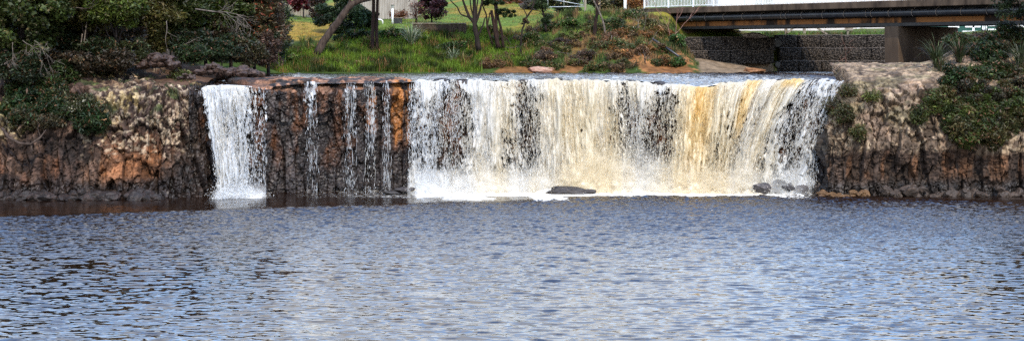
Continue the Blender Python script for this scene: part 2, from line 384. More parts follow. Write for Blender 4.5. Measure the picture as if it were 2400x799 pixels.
# ------------------------------------------------------------------ cliffs
def cliff(name, px_, py_, prof, ds, nv, disp, colour):
    """path (px_,py_) in plan; prof(s)->list of (depth behind the path, height); displaced along the surface normal"""
    P = np.stack([px_, py_], -1).astype(float)
    L = np.concatenate([[0], np.cumsum(np.linalg.norm(np.diff(P, axis=0), axis=1))])
    s = np.arange(0, L[-1], ds); X = np.interp(s, L, P[:, 0]); Y = np.interp(s, L, P[:, 1])
    k = 41; ker = np.ones(k) / k
    X = np.convolve(np.pad(X, k // 2, 'edge'), ker, 'valid'); Y = np.convolve(np.pad(Y, k // 2, 'edge'), ker, 'valid')
    tx = np.gradient(X); ty = np.gradient(Y); n = np.hypot(tx, ty); nx, ny = -ty / n, tx / n      # horizontal normal into the rock
    t = np.linspace(0, 1, nv)
    V = np.empty((len(s), nv, 3)); A = np.empty((len(s), nv))
    for i in range(len(s)):
        pr = np.array(prof(X[i], Y[i]), float)
        l = np.concatenate([[0], np.cumsum(np.hypot(np.diff(pr[:, 0]), np.diff(pr[:, 1])))])
        d = np.interp(t * l[-1], l, pr[:, 0]); z = np.interp(t * l[-1], l, pr[:, 1])
        V[i, :, 0] = X[i] + nx[i] * d; V[i, :, 1] = Y[i] + ny[i] * d; V[i, :, 2] = z; A[i] = t * l[-1]
    S = np.broadcast_to(s[:, None], A.shape)
    du = np.gradient(V, axis=0); dv_ = np.gradient(V, axis=1)
    nr = np.cross(du, dv_); nr /= np.linalg.norm(nr, axis=-1, keepdims=True) + 1e-9
    D, masks = disp(S, A, V); D = D * (1 - .6 * sm(.72, .97, nr[..., 2]))
    V = V + nr * D[..., None]
    c, wet = colour(S, A, V, D, masks)
    o = npmesh(name, V.reshape(-1, 3), gridfaces(len(s), nv), M_ROCK, col=c.reshape(-1, 3), attrs={'wet': wet.ravel()})
    tag(o, kind='structure'); return V
def vblock(x, y, s, j=.85, p=3.5):
    x, y = np.broadcast_arrays(np.asarray(x, float), np.asarray(y, float)); ix = np.floor(x); iy = np.floor(y)
    f1 = np.full(x.shape, 9.); f2 = f1.copy(); idv = np.zeros(x.shape); til = np.zeros(x.shape)
    for dx in (-1, 0, 1):
        for dy in (-1, 0, 1):
            cx = ix + dx; cy = iy + dy; a = x - (cx + .5 + j * (h2(cx, cy, s) - .5)); b = y - (cy + .5 + j * (h2(cx, cy, s + 77) - .5))
            d = (np.abs(a) ** p + np.abs(b) ** p) ** (1 / p); cl = d < f1; f2 = np.where(cl, f1, np.minimum(f2, d)); f1 = np.where(cl, d, f1)
            idv = np.where(cl, h2(cx, cy, s + 155), idv); til = np.where(cl, a * (h2(cx, cy, s + 201) - .5) * 2 + b * (h2(cx, cy, s + 222) - .62) * 2, til)
    return f1, f2, idv, til
def rockdisp(colw=.55, colh=2.2, amp=.22, blk=.16, seed=1):
    def f(S, A, V):
        wob = (fbm(S / 1.5, A / 2.5, seed + 3) - .5) * 1.0; wq = (fbm(S / .3, A / .4, seed + 4) - .5)
        a1, a2, ai, at = vblock((S + wob * .3 + .1 * wq) / colw, (A + wob) / colh, seed)
        b1, b2, bi, bt = vblock((S + wob * .5 + .35 * wq + .1 * A) / .40, (A + wob * .6 + .4 * wq) / .58, seed + 9, 1.)
        c1, c2, ci, ct = vblock(S / .15 + wq, A / .13 + wq, seed + 19)
        big = fbm(S / 2.6, A / 3.2, seed + 5, 3) - .5
        upper = sm(2.0, 3.8, V[..., 2]); lowc = 1 - upper
        ck = 1 - sm(.0, .10, a2 - a1); bk = 1 - sm(0, .09, b2 - b1)
        D = (ai - .5) * amp * (1.1 + .8 * lowc) + at * amp * 1.3 - ck * amp * (.2 + .3 * lowc)
        D += ((bi - .5) * blk * 1.2 + bt * blk * 1.3 - bk * blk * .35) * (.45 + .75 * upper)
        D += big * .55 + ((ci - .5) * .05 + ct * .07) + wq * .06
        return D, dict(a=ai, b=bi, c=ci, ck=ck, bk=bk, big=big, up=upper)
    return f
def mixc(c, col, m): return c * (1 - m[..., None]) + np.asarray(col) * m[..., None]

# --- left cliff
def prof_left(X, Y):
    k = float(sm(-21.5, -23.5, X))                       # farther left the upper part lies back under bushes
    e = float(sm(-18.0, -15.5, X))
    a = [(0, -.9), (.25, .4), (.5, 1.8), (.8, 3.2), (1.2, 4.2), (1.9, 5.0), (2.6, 5.45), (4.2, 5.8), (7, 6.2), (10, 6.5)]
    b = [(0, -.9), (.1, .4), (.3, 1.8), (.5, 3.0), (.9, 3.7), (2.0, 4.6), (3.2, 5.6), (4.6, 6.4), (7, 6.9), (10, 7.4)]
    c = [(.1, -.9), (.4, .4), (.7, 1.8), (1.0, 3.2), (1.15, 4.4), (1.3, 5.2), (1.7, 5.55), (3, 5.65), (6, 5.8), (9, 5.9)]
    r = [(p[0] * (1 - k) + q[0] * k, p[1] * (1 - k) + q[1] * k) for p, q in zip(a, b)]
    return [(p[0] * (1 - e) + q[0] * e, p[1] * (1 - e) + q[1] * e) for p, q in zip(r, c)]
def col_left(S, A, V, D, m):
    X, Z = V[..., 0], V[..., 2]
    n1 = fbm(S / .9, A / .9, 41); n2 = fbm(S / .22, A / .22, 42); n3 = fbm(S / .5, A / 2.2, 43); n4 = fbm(S / 3, A / 3, 44)
    c = np.empty(S.shape + (3,)); c[:] = (.042, .024, .017)
    c = mixc(c, (.095, .055, .036), sm(.4, .65, n1) * .8)
    px = 1200 + F * X / 78
    rust = sm(195, 250, px) * sm(415, 360, px + (n1 - .5) * 80) * sm(.55, 1.3, Z) * sm(3.6, 2.2, Z + (n1 - .5) * 1.2)
    c = mixc(c, (.20, .078, .027), rust * sm(.3, .6, n3) * .75)
    c = mixc(c, (.12, .05, .024), sm(.45, .7, n3) * sm(.4, 1.2, Z) * sm(3.4, 2.6, Z) * sm(400, 200, px) * .75)
    c = mixc(c, (.016, .011, .009), sm(.52, .60, fbm(S / 1.3, A / 1.7, 46)) * sm(3.7, 3.0, Z + (n1 - .5)) * (1 - .7 * rust) * .85)
    lich = sm(.545, .60, n2 * .40 + m['c'] * .28 + m['b'] * .14 + n1 * .20) * sm(1.6, 2.6, Z) * sm(470, 425, px) * sm(170, 235, px + (n1 - .5) * 60)
    c = mixc(c, (.31, .235, .155), lich * .65)
    c = mixc(c, (.30, .22, .08), sm(.62, .72, n4 + (n2 - .5) * .5) * sm(2.5, 3.5, Z) * sm(470, 425, px) * .4)
    lich2 = sm(.48, .6, n2 * .6 + n1 * .4) * sm(60, 20, px) * sm(2.6, 3.6, Z)
    c = mixc(c, (.33, .26, .15), lich2 * .8)
    top = sm(5.3, 5.7, Z); c = mixc(c, (.085, .046, .03), top * sm(.4, .6, n1) * .7)
    moss = sm(.55, .65, fbm(S / 1.1, A / .8, 48)) * sm(3.6, 4.6, Z); c = mixc(c, (.035, .05, .012), moss * .75)
    wet = np.maximum(sm(395, 450, px + (n1 - .5) * 60), sm(1.25, .6, Z + (n1 - .5) * .7))
    c = mixc(c, (.018, .013, .011), wet * .88)
    c *= ((.55 + .9 * sm(.3, .7, n2)) * (.7 + .6 * m['b']) * (.8 + .4 * m['a']) * (1 - .5 * m['bk']) * (1 - .15 * m['ck']))[..., None]
    return c, wet
VL = cliff('cliff_left', [-62, -40, -27, -24, -20, -17.2, -15.6, -14.6, -13.6], [75.5, 76.6, 77.2, 77.3, 77.4, 77.8, 78.6, 79.2, 80.4], prof_left, .05, 230, rockdisp(.42, 2.4, .24, .2, 1), col_left)

# --- cliff under the falls and the river bed behind it
def prof_mid(X, Y):
    dry = float(sm(-14.2, -13.4, X) * sm(-4.6, -5.6, X)); z = float(crestz(X))
    ze = lerp(z - .12, 5.42, dry); n_ = float(fbm(X / .9, 3.1, 401) - .5); m_ = float(fbm(X / 1.4, 8.1, 402, 3) - .5); ze = ze + n_ * .75 * dry; zt = lerp(z - .22, 5.93 + m_ * .28, dry); q = float(sm(9, 15, X)) * .9
    return [(.55 - q * 1.6, -1.), (.5 - q * 1.5, .3), (.6 - q * 1.1, 2), (.5 - q * .6, 3.6), (.25 - q * .2, 4.8), (0, ze - .15), (.12 + .5 * m_ * dry, ze), (1.3 + .9 * n_ * dry, zt), (3, lerp(zt - .05, 5.97 + .25 * n_, dry)), (5.5, lerp(5.3, 5.93 + .25 * m_, dry))]
def col_mid(S, A, V, D, m):
    X, Z = V[..., 0], V[..., 2]
    n1 = fbm(S / .9, A / .9, 51); n2 = fbm(S / .22, A / .22, 52); n3 = fbm(S / .45, A / 2.6, 53)
    c = np.empty(S.shape + (3,)); c[:] = (.028, .022, .02)
    dry = sm(-14, -13, X) * sm(-4.7, -5.6, X)
    c = mixc(c, (.11, .045, .02), sm(.46, .68, n3 * .6 + n1 * .4) * sm(.8, 2.4, Z) * .8)
    c = mixc(c, (.30, .115, .03), sm(.56, .66, n3) * sm(1.5, 2.4, Z) * sm(-9, -6, X) * sm(-4.5, -5.4, X) * .9)
    top = sm(5.25, 5.5, Z + (n1 - .5) * .3)
    c = mixc(c, (.27, .13, .07), top * sm(.40, .52, n1 + (n2 - .5) * .35) * dry * sm(-7.8, -11.0, X + (n1 - .5) * 3))
    c = mixc(c, (.16, .08, .045), top * sm(.52, .6, n1 + (n2 - .5) * .35) * dry)
    c *= ((.55 + .9 * sm(.3, .7, n2)) * (.7 + .6 * m['b']) * (.8 + .4 * m['a']) * (1 - .5 * m['bk']) * (1 - .15 * m['ck']))[..., None]
    return c, np.clip(1 - top * .6, 0, 1)
mx_ = np.arange(-16.8, 17.5, .4)
def dmid(S, A, V):
    D, m = rockdisp(.5, 2.6, .17, .09, 21)(S, A, V)
    top = sm(5.2, 5.5, V[..., 2]); f1, f2, fi = voro(S / .55, A / .30, 68); return D * (1 - .8 * top) + top * ((fi - .5) * .22 + (fbm(S / .9, A / .35, 66) - .5) * .25), m
VM = cliff('cliff_middle', mx_, lipY(mx_), prof_mid, .05, 210, dmid, col_mid)

# --- right cliff
def dright(S, A, V):
    D, m = rockdisp(.48, 1.9, .24, .17, 3)(S, A, V); X, Z = V[..., 0], V[..., 2]
    t = sm(5.0, 5.9, Z); lay = (fbm(S / 1.1, A / .16 + S * .4, 166) - .5) * .34 + (vn(S / 2.5, A / .5, 167) - .5) * .3
    return D * (1 - .7 * t) + t * lay + .15 * (1 - t) * sm(1.8, 2.6, Z), m
def prof_right(X, Y):
    k = float(sm(22.5, 27, X))
    e = float(sm(18.4, 16.2, X))
    a = [(0, -.9), (.1, .5), (.3, 1.6), (.12, 2.2), (.1, 2.6), (.5, 4.0), (1.1, 5.0), (2.2, 5.85), (4.4, 6.5), (8.6, 6.75)]
    b = [(0, -.9), (.1, .5), (.3, 1.6), (.15, 2.2), (.2, 2.6), (.7, 3.6), (2.0, 4.7), (3.8, 5.9), (6.0, 7.1), (9.4, 8.2)]
    r = [(p[0] * (1 - k) + q[0] * k, p[1] * (1 - k) + q[1] * k) for p, q in zip(a, b)]
    f = max(float(sm(79.4, 79.9, Y)), float(sm(18.4, 17.2, X))) * float(X < 20)                    # the flank beside the falls keeps to itself
    r = [(d if d < 1.2 else d * (1 - f) + (1.2 + (d - 1.2) * .12) * f, z * (1 - f) + min(z, 5.3 + .1 * (z - 5)) * f) for d, z in r]
    return [(d + e * .12 * max(z, 0) ** .9, z - e * (.45 if z > 4 else 0) * (z - 4) / 2.6) for d, z in r]
def col_right(S, A, V, D, m):
    X, Z = V[..., 0], V[..., 2]
    n1 = fbm(S / .9, A / .9, 71); n2 = fbm(S / .2, A / .2, 72); n3 = fbm(S / .5, A / 2.4, 73); n4 = fbm(S / 2.4, A / 2.4, 74)
    c = np.empty(S.shape + (3,)); c[:] = (.075, .045, .029)
    c = mixc(c, (.12, .074, .046), sm(.42, .62, n1) * .8)
    up = sm(2.0, 2.5, Z + (n1 - .5) * .5)
    lich = sm(.52, .62, n2 * .38 + m['c'] * .26 + m['b'] * .16 + n1 * .22) * up
    c = mixc(c, (.26, .205, .125), lich * .6)
    c = mixc(c, (.17, .105, .075), sm(.55, .62, n4) * up * .6)
    top = sm(5.6, 6.1, Z); c = mixc(c, (.17, .115, .068), top * sm(.3, .5, n1) * .7)
    moss = sm(.58, .66, fbm(S / 1., A / .8, 78)) * sm(3.2, 4.2, Z); c = mixc(c, (.05, .06, .014), moss * .6); c = mixc(c, (.19, .135, .088), up * .45)
    low = 1 - up
    c = mixc(c, (.034, .022, .016), low * .85)
    c = mixc(c, (.11, .048, .02), low * sm(.5, .66, n3) * sm(.6, 1.2, Z) * .6)
    wet = np.maximum(sm(.9, .4, Z + (n1 - .5) * .4), sm(17, 16.0, X + Z * .0) * sm(5.5, 4.5, Z))
    c = mixc(c, (.02, .017, .015), wet * .8)
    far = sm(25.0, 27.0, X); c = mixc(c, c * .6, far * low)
    c *= ((.55 + .9 * sm(.3, .7, n2)) * (.7 + .6 * m['b']) * (.8 + .4 * m['a']) * (1 - .5 * m['bk']) * (1 - .15 * m['ck']))[..., None]
    return c, wet
VR = cliff('cliff_right', [18.6, 17.2, 16.4, 15.95, 15.9, 16.5, 18, 21, 25, 30, 40, 62], [86, 83, 81.2, 80.2, 79.7, 79.35, 79.3, 79.4, 79.2, 79.0, 78, 76], prof_right, .05, 220, dright, col_right)

def onrock(V, px, py, off=0.):
    q = V.reshape(-1, 3); a = 1200 + F * q[:, 0] / q[:, 1]; b = HOR - F * (q[:, 2] - CAM_H) / q[:, 1]
    e = np.hypot(a - px, b - py); k = e < max(8, e.min() + 2); i = np.nonzero(k)[0]; i = i[np.argmin(q[i, 1])]
    return q[i] - np.array((0, off, 0))
# ------------------------------------------------------------------ pool and river
def waves(n, size, kp, seed, spread, lo=0., hi=1e9):
    r = np.random.default_rng(seed)
    k1 = np.fft.fftfreq(n, size / n) * 2 * np.pi
    kx, ky = np.meshgrid(k1, k1, indexing='ij'); k = np.hypot(kx, ky); k[0, 0] = 1e9
    S = np.exp(-1.1 * (kp / k) ** 2) * k ** -3.6 * (np.abs(ky) / k) ** spread * (k > lo) * (k < hi)
    S[0, 0] = 0
    h = np.fft.ifft2(np.sqrt(S) * (r.normal(size=k.shape) + 1j * r.normal(size=k.shape))).real
    gy = np.gradient(h, size / n, axis=1); return h / gy.std()                 # unit rms slope along y
W1 = waves(512, 23.04, 2 * np.pi / .78, 3, 11); W2 = waves(512, 15.87, 2 * np.pi / .32, 4, 7)
def samp(Wt, size, X, Y):
    n = Wt.shape[0]; u = (X / size) % 1 * n; v = (Y / size) % 1 * n
    i = np.floor(u).astype(int); j = np.floor(v).astype(int); a = u - i; b = v - j
    i %= n; j %= n; i1 = (i + 1) % n; j1 = (j + 1) % n
    return (Wt[i, j] * (1 - a) + Wt[i1, j] * a) * (1 - b) + (Wt[i, j1] * (1 - a) + Wt[i1, j1] * a) * b
def build_pool():
    xs = np.arange(-44, 44.01, .1); ys = np.arange(33, 84.01, .05)
    X, Y = np.meshgrid(xs, ys, indexing='ij')
    px = 1200 + F * X / Y; py = HOR + F * CAM_H / Y
    n = fbm(X / 9, Y / 14, 81, 3); n2 = fbm(X / 3, Y / 2.0, 82, 3)
    sl = lambda a, b, v: sm(a, b, v)
    # sheltered calm water along the left cliff and under the right one, wind ripples elsewhere
    edge = tab(X, [(-44, 65), (-24, 68.8), (-12, 72.5), (0, 76), (7, 79.5), (14, 80), (19, 78.2), (24, 76), (28, 72), (44, 66)])
    calm = sm(-.5, 1.2, Y - edge + (n2 - .5) * 1.2)
    calm = np.maximum(calm, sm(22, 27, X) * sm(50, 60, Y) * .35)
    amp = (1 - .82 * calm) * (.72 + .55 * n)
    far = sm(50, 70, Y)
    Z = samp(W1, 23.04, X, Y + .15 * X) * .115 * amp * lerp(1.45, 1.6, far) + samp(W2, 15.87, X - .2 * Y, Y) * .10 * amp * lerp(.6, 4.6, far)
    ly = lipY(X)
    foam = np.zeros(X.shape)
    fm = tab(px, [(930, 0), (985, .8), (1100, .95), (1300, 1), (1700, 1), (1780, .8), (1900, .55), (1940, 0)])
    front = ly - 3.6 - 1.2 * (fbm(X / 1.6, Y * 0, 90) - .5) * 2 - .2 * sm(0, 8, X)
    foam = fm * sm(-1.1, .5, Y - front + (n2 - .5) * 1.6) * .8
    foam = np.maximum(foam, fm * .72 * sm(-6.5, .2, Y - front) * sm(.38, .62, fbm(X / 1.8, Y / 3.5, 84, 4)) * lerp(.55, 1, sm(9, 0, X)))
    lf = tab(px, [(480, 0), (512, .8), (600, .8), (640, .4), (680, 0)])
    foam = np.maximum(foam, lf * sm(77.3, 78.2, Y) * .8)
    foam = np.maximum(foam, tab(px, [(630, .2), (700, .36), (960, .46), (1000, .42)]) * sm(640, 700, px) * sm(1000, 980, px) * sm(76.8, 78.5, Y))
    v = np.stack([X, Y, Z], -1).reshape(-1, 3); f = gridfaces(len(xs), len(ys)); k = len(v)
    ext = np.array([(-400, -300, 0), (400, -300, 0), (400, 33, 0), (-400, 33, 0), (-400, 33, 0), (-44, 33, 0), (-44, 84, 0), (-400, 84, 0), (44, 33, 0), (400, 33, 0), (400, 84, 0), (44, 84, 0)], float)
    v = np.concatenate([v, ext]); f = np.concatenate([f, np.arange(k, k + 12).reshape(3, 4)])
    z = np.zeros(12)
    o = npmesh('pool_water', v, f, M_POOL, attrs={'foam': np.concatenate([foam.ravel(), z]), 'rough': np.concatenate([(amp * lerp(.05, 1.0, sm(52, 70, Y))).ravel(), z + .1])}, smooth=True)
    tag(o, kind='structure')
build_pool()
def build_river():
    xs = np.arange(-16.4, 25, .08); ts = np.linspace(0, 1, 330)
    X = np.broadcast_to(xs[:, None], (len(xs), len(ts))); yl = lipY(xs)[:, None] + .1
    Y = yl + ts[None, :] ** 1.3 * (117.5 - yl)
    Xe = X + sm(17.2, 18, X) * 0
    d = Y - yl
    base = lerp(crestz(X) - .02, 5.95, sm(0, 7, d)) + .0 * d
    turb = fbm(X / .6, Y / 1.1, 101) - .5; t2 = fbm(X / .25, Y / .5, 102) - .5
    dry = sm(-14, -13, X) * sm(-4.7, -5.8, X)
    Z = base + turb * .22 * (1 - .6 * dry) * sm(0, .8, d) + t2 * .07
    Z = Z - dry * .09 * sm(6, 0, d)
    Z = np.where(X > 17.3, np.minimum(Z, lerp(3.5, 5.98, sm(12, 16, d))), Z)
    foam = sm(.42, .66, fbm(X / 1.3, Y / 2.5, 105)) * .30 + .42 * sm(1.5, .0, d) * (1 - dry) + t2 * .5 + .12 * sm(0.05, .12, turb)
    foam = foam * (1 - .85 * dry) * (1 - .5 * sm(8, 16, d))
    o = npmesh('river_water', np.stack([Xe, Y, Z], -1).reshape(-1, 3), gridfaces(len(xs), len(ts)), M_RIVER, attrs={'foam': foam.ravel(), 'rough': np.full(X.size, .8)}, smooth=True)
    tag(o, kind='structure')
build_river()

# ------------------------------------------------------------------ falling water
CREAM = [(960, .1), (1080, .2), (1120, .5), (1260, .55), (1330, .95), (1420, 1.), (1470, .6), (1560, .5), (1600, 1.1), (1690, 1.05), (1760, .8), (1860, .75), (1920, .25), (1980, .1)]
def fallcol(px, h, main):
    px = np.asarray(px, float); n = fbm(px / 26, h * 2.5, 201)
    w = np.array((.67, .675, .675)); c1 = np.array((.69, .595, .42)); am = np.array((.62, .30, .03)); gd = np.array((.74, .52, .20))
    t = np.clip((tab(px, CREAM) if main else .04 + 0 * px) + (n - .5) * .8, 0, 1)
    c = w + (c1 - w) * t[..., None]
    if main:
        a = sm(16, 6, np.abs(px - 1645)) * sm(.36, .24, h); c = c + (am - c) * a[..., None]
        g = sm(52, 10, np.abs(px - 1650)) * sm(1.1, .3, h) * .75 + sm(22, 8, np.abs(px - 1772)) * sm(.6, .3, h) * .75 + sm(28, 12, np.abs(px - 1868)) * sm(.10, .03, h) * .9
        c = c + (gd - c) * np.clip(g, 0, 1)[..., None]
    return c
def fall(name, label, knots, shift, fwd, n_str, n_mist, seed, main=False, spread=.12, sheets=2, group='waterfalls', zbase=0., dl=.05, dw=.013, dj=.28):
    px0, px1 = knots[0][0], knots[-1][0]
    kn = np.array([(k, *d) for k, d in knots], float); hh = np.array((0, .15, .5, .85))
    def dens(px, h):
        cols = np.stack([np.interp(px, kn[:, 0], kn[:, j + 1]) for j in range(4)])
        k = np.clip(np.searchsorted(hh, h.ravel()) - 1, 0, 2).reshape(h.shape); t = np.clip((h - hh[k]) / (hh[k + 1] - hh[k]), 0, 1)
        return np.take_along_axis(cols, k[None], 0)[0] * (1 - t) + np.take_along_axis(cols, k[None] + 1, 0)[0] * t
    def pos(px, h):
        X, Y, Zl = lip(px); Zl = Zl + ((fbm(px / 34, px * 0, 61, 3) - .5) * .34 + (fbm(px / 9, px * 0, 62, 2) - .5) * .10 if main else 0); h = np.clip(h, 1e-4, 1.05)
        s = tab(px, shift) / F * Y
        return np.stack([X + s * h ** .62, Y - tab(px, fwd) * h ** .5, Zl + (zbase - .05 - Zl) * h], -1)
    X0, Y0, Z0 = (float(q) for q in lip((px0 + px1) / 2))
    root = empty(name, (X0, Y0 - 1.2, 0), label, 'waterfall', group)
    off = (X0, Y0 - 1.2, 0); r = np.random.default_rng(seed)
    nu = max(8, int((px1 - px0) / F * 81 / .035)); nv = 190
    P = np.linspace(px0, px1, nu)[:, None] + np.zeros((1, nv)); H = np.linspace(0, 1, nv)[None, :] ** 1.15 + np.zeros((nu, 1))
    for L in range(sheets):
        B = pos(P, H); s = seed * 10 + L * 3
        x = P / F * 81 + 1.5 * L; z = H * 5.8
        st_ = fbm(x / .10, z / 1.1, s, 3); fi_ = fbm(x / .085 + (fbm(x / .25, z / .4, s + 8) - .5) * 3, z / .26, s + 1, 3); ns = st_ * .42 + fi_ * .58; ns = np.argsort(np.argsort(ns.ravel())).reshape(ns.shape) / ns.size
        Pj = P + (fbm(z / .35, x * 0 + L, s + 6, 3) - .5) * 26 * sm(0, .1, H) + (ns - .5) * 14; dn = dens(np.clip(Pj, px0, px1), H); bulk = fbm(x / .5, z / 2.2, s + 2, 3); band = fbm(x / .32, z / 6., s + 12, 3) - .5; dn = np.clip(dn + band * .55 * sm(.05, .3, dn) * sm(1.15, .9, dn), 0, 1)
        if main:
            hb = .87 - .13 * fbm(P / 38, P * 0, s + 30, 3) - .07 * sm(1270, 1360, P) * sm(1660, 1540, P) + .05 * sm(1780, 1880, P)
            dn = np.maximum(dn, sm(hb - .06, hb + .07, H + (fi_ - .5) * .12))
        else: dn = np.maximum(dn, .9 * sm(.9, .99, H) * (sheets > 1))
        dn = 1 - np.sqrt(np.clip(1 - dn * 1.05 - .22 * sm(.6, .95, dn), 0, 1)) if sheets > 1 else dn
        al = sm(-.05, .20, dn * 1.14 - ns + (bulk - .5) * .6 * sm(.05, .3, dn) - .03)
        al = al * sm(px0, px0 + 6, Pj) * sm(px1, px1 - 6, Pj) * sm(px0, px0 + 2, P) * sm(px1, px1 - 2, P)
        B[..., 1] += (.16 * L - (st_ - .5) * .40 - ((bulk - .5) * .9 + band * .7) * sm(0, .2, H)); B[..., 0] += (fbm(x / .5, z / .4, s + 2) - .5) * .12
        c = fallcol(P, H, main) * (.80 + .34 * np.clip(st_ * .7 + fi_ * .3, .2, .8))[..., None]
        npmesh('water_curtain', B.reshape(-1, 3), gridfaces(nu, nv), M_FALL, root, col=c.reshape(-1, 3), attrs={'alpha': al.ravel()}, smooth=True, off=off)
    # falling strings and drops
    m = n_str * 4; px = r.uniform(px0, px1, m); h = r.uniform(0, 1.02, m) ** .9
    dn = dens(px, h); x = px / F * 81
    keep = r.uniform(0, 1, m) < np.clip(np.where(dn > .6, .25, .25 + 1.1 * dn) if main else dn * 1.05 + .04, 0, 1) * sm(.30, .62, fbm(x / .14, h * 6.5, seed + 50) * .6 + .4 * fbm(x / .06, h * 26, seed + 51) + .12 * dn)
    px, h = px[keep][:n_str], h[keep][:n_str]; n = len(px); dn = dens(px, h)
    lg = r.uniform(0, 1, n) < .3; ln = np.exp(r.normal(math.log(dl), .5, n)) * np.where(lg, 2.4, 1.); h = np.maximum(h, (ln + .06) / 5.8); c0 = pos(px, h); c1 = pos(px, h + .02); d = c1 - c0; d /= np.linalg.norm(d, axis=1, keepdims=True) + 1e-9
    jit = r.normal(0, 1, (n, 3)) * np.array((.04, spread, .05)); c0 = c0 + jit; c0[:, 1] -= .10
    d = d + r.normal(0, 1, (n, 3)) * np.where(lg, dj * .25, dj)[:, None]; d /= np.linalg.norm(d, axis=1, keepdims=True)
    wd = np.exp(r.normal(math.log(dw), .35, n))
    a = np.cross(d, np.array((0, 1., 0))); a /= np.linalg.norm(a, axis=1, keepdims=True) + 1e-9; b = np.cross(d, a)
    cv = np.concatenate([c0 - d * ln[:, None], c0 + a * wd[:, None], c0 + b * wd[:, None], c0 - a * wd[:, None], c0 - b * wd[:, None], c0 + d * ln[:, None] * .8]).reshape(6, n, 3).transpose(1, 0, 2).reshape(-1, 3)
    tri = np.array([(0, 2, 1), (0, 3, 2), (0, 4, 3), (0, 1, 4), (5, 1, 2), (5, 2, 3), (5, 3, 4), (5, 4, 1)])
    f = (np.arange(n)[:, None, None] * 6 + tri[None]).reshape(-1, 3)
    cc = np.repeat(fallcol(px, h, main), 6, axis=0)
    o = npmesh('falling_drops', cv, f, M_DROP, root, col=cc, off=off)
    o['kind'] = 'stuff'
    # spray thrown up where it lands
    if n_mist:
        m = n_mist * 3; px = r.uniform(px0, px1, m); e = r.exponential(1, m)
        ph = np.array([1.0]); dn = dens(px, np.full(m, .85))
        ok = r.uniform(0, 1, m) < (.45 + .55 * dn if main else dn ** 1.2) * sm(px0, px0 + min(30, (px1 - px0) * .3), px) * sm(px1, px1 - min(60, (px1 - px0) * .3), px); px, e = px[ok][:n_mist], e[ok][:n_mist]; n = len(px)
        B = pos(px, np.ones(n)); amp = .34 * (.4 + 1.2 * fbm(px / 40, px * 0, seed + 60)) * (1 + .6 * sm(1280, 1380, px) * sm(1640, 1540, px)) * (1.25 if main else .7) * np.interp(px, [px0, (px0 + px1) / 2, px1], [.7, 1.2, .8])
        B[:, 2] = zbase + .02 + e * amp; B[:, 1] += r.normal(-.35, .45, n); B[:, 0] += r.normal(0, .25, n)
        sz = np.exp(r.normal(math.log(.021), .4, n))
        q = r.normal(0, 1, (n, 4, 3)); q /= np.linalg.norm(q, axis=2, keepdims=True)
        cv = (B[:, None, :] + q * sz[:, None, None]).reshape(-1, 3)
        f = (np.arange(n)[:, None, None] * 4 + np.array([(0, 1, 2), (0, 3, 1), (0, 2, 3), (1, 3, 2)])[None]).reshape(-1, 3)
        cc = np.repeat(fallcol(px, np.ones(n), main) * 1.22, 4, axis=0)
        o = npmesh('spray', cv, f, M_DROP, root, col=cc, off=off); o['kind'] = 'stuff'
    # soft veils of spray, one behind the other
    if n_mist > 4000:
        vs_ = []; fs_ = []; cs_ = []; al_ = []; k0 = 0; nl = 6
        us = np.linspace(px0 - 6, px1 + 4, max(12, int((px1 - px0) / F * 81 / .07))); hs = np.linspace(0, 1, 44)
        for L in range(nl):
            U, Q = np.meshgrid(us, hs, indexing='ij'); B = pos(np.clip(U, px0, px1), np.ones(U.shape)); s = seed * 31 + L * 5
            top = (1.75 if main else .8) * (.35 + 1.0 * fbm(U / 30, U * 0 + L, s, 3)) * (1 + .5 * sm(1280, 1380, U) * sm(1650, 1540, U) if main else 1)
            x = B[..., 0]; z = Q * top; nn = fbm(x / .35, z / .35 + L * 7, s + 1, 4)
            y = B[..., 1] - .95 + L * .26 + (fbm(x / .8, z / .8, s + 2) - .5) * .5
            al = np.clip((.72 if main else .55) * (1 - Q) ** 1.1 * sm(.25, .68, nn + .22 * (1 - Q)), 0, .7) * sm(us[0], us[0] + 14, U) * sm(us[-1], us[-1] - (70 if main else 14), U) * (.45 + .55 * dens(np.clip(U, px0, px1), np.full(U.shape, .85)))
            vs_.append(np.stack([x, y, z - .05], -1).reshape(-1, 3)); fs_.append(gridfaces(len(us), len(hs)) + k0); k0 += U.size
            cs_.append((fallcol(np.clip(U, px0, px1), np.ones(U.shape), main) * 1.2).reshape(-1, 3)); al_.append(al.ravel())
        o = npmesh('mist', np.concatenate(vs_), np.concatenate(fs_), M_FALL, root, col=np.concatenate(cs_), attrs={'alpha': np.concatenate(al_)}, smooth=True, off=off); o['kind'] = 'stuff'
    # boiling foam heaped on the pool
    if n_mist > 4000:
        us = np.linspace(px0, px1, max(10, int((px1 - px0) / F * 81 / .05))); vs_ = np.linspace(-1, 1, 46)
        U, Vv = np.meshgrid(us, vs_, indexing='ij'); B = pos(U, np.ones(U.shape)); wdt = 1.05 if main else .5
        x = B[..., 0]; y = B[..., 1] + Vv * wdt * (.8 + .8 * fbm(U / 22, U * 0, seed + 72)) - .25
        dn = dens(U, np.full(U.shape, .85)); nn = fbm(x / .55, y / .45, seed + 70); n3 = fbm(x / .12, y / .12, seed + 71)
        Z = zbase - .12 + (1 - Vv ** 2) * (.10 + .75 * sm(.3, .75, nn)) * sm(.2, .8, dn) * (.62 if main else .5) * sm(px0, px0 + 25, U) * sm(px1, px1 - 25, U) + (n3 - .5) * .10
        c = fallcol(U, np.ones(U.shape), main)
        npmesh('foam', np.stack([x, y, Z], -1).reshape(-1, 3), gridfaces(len(us), len(vs_)), M_DROP, root, col=c.reshape(-1, 3) * 1.15, smooth=True, off=off)
    return root
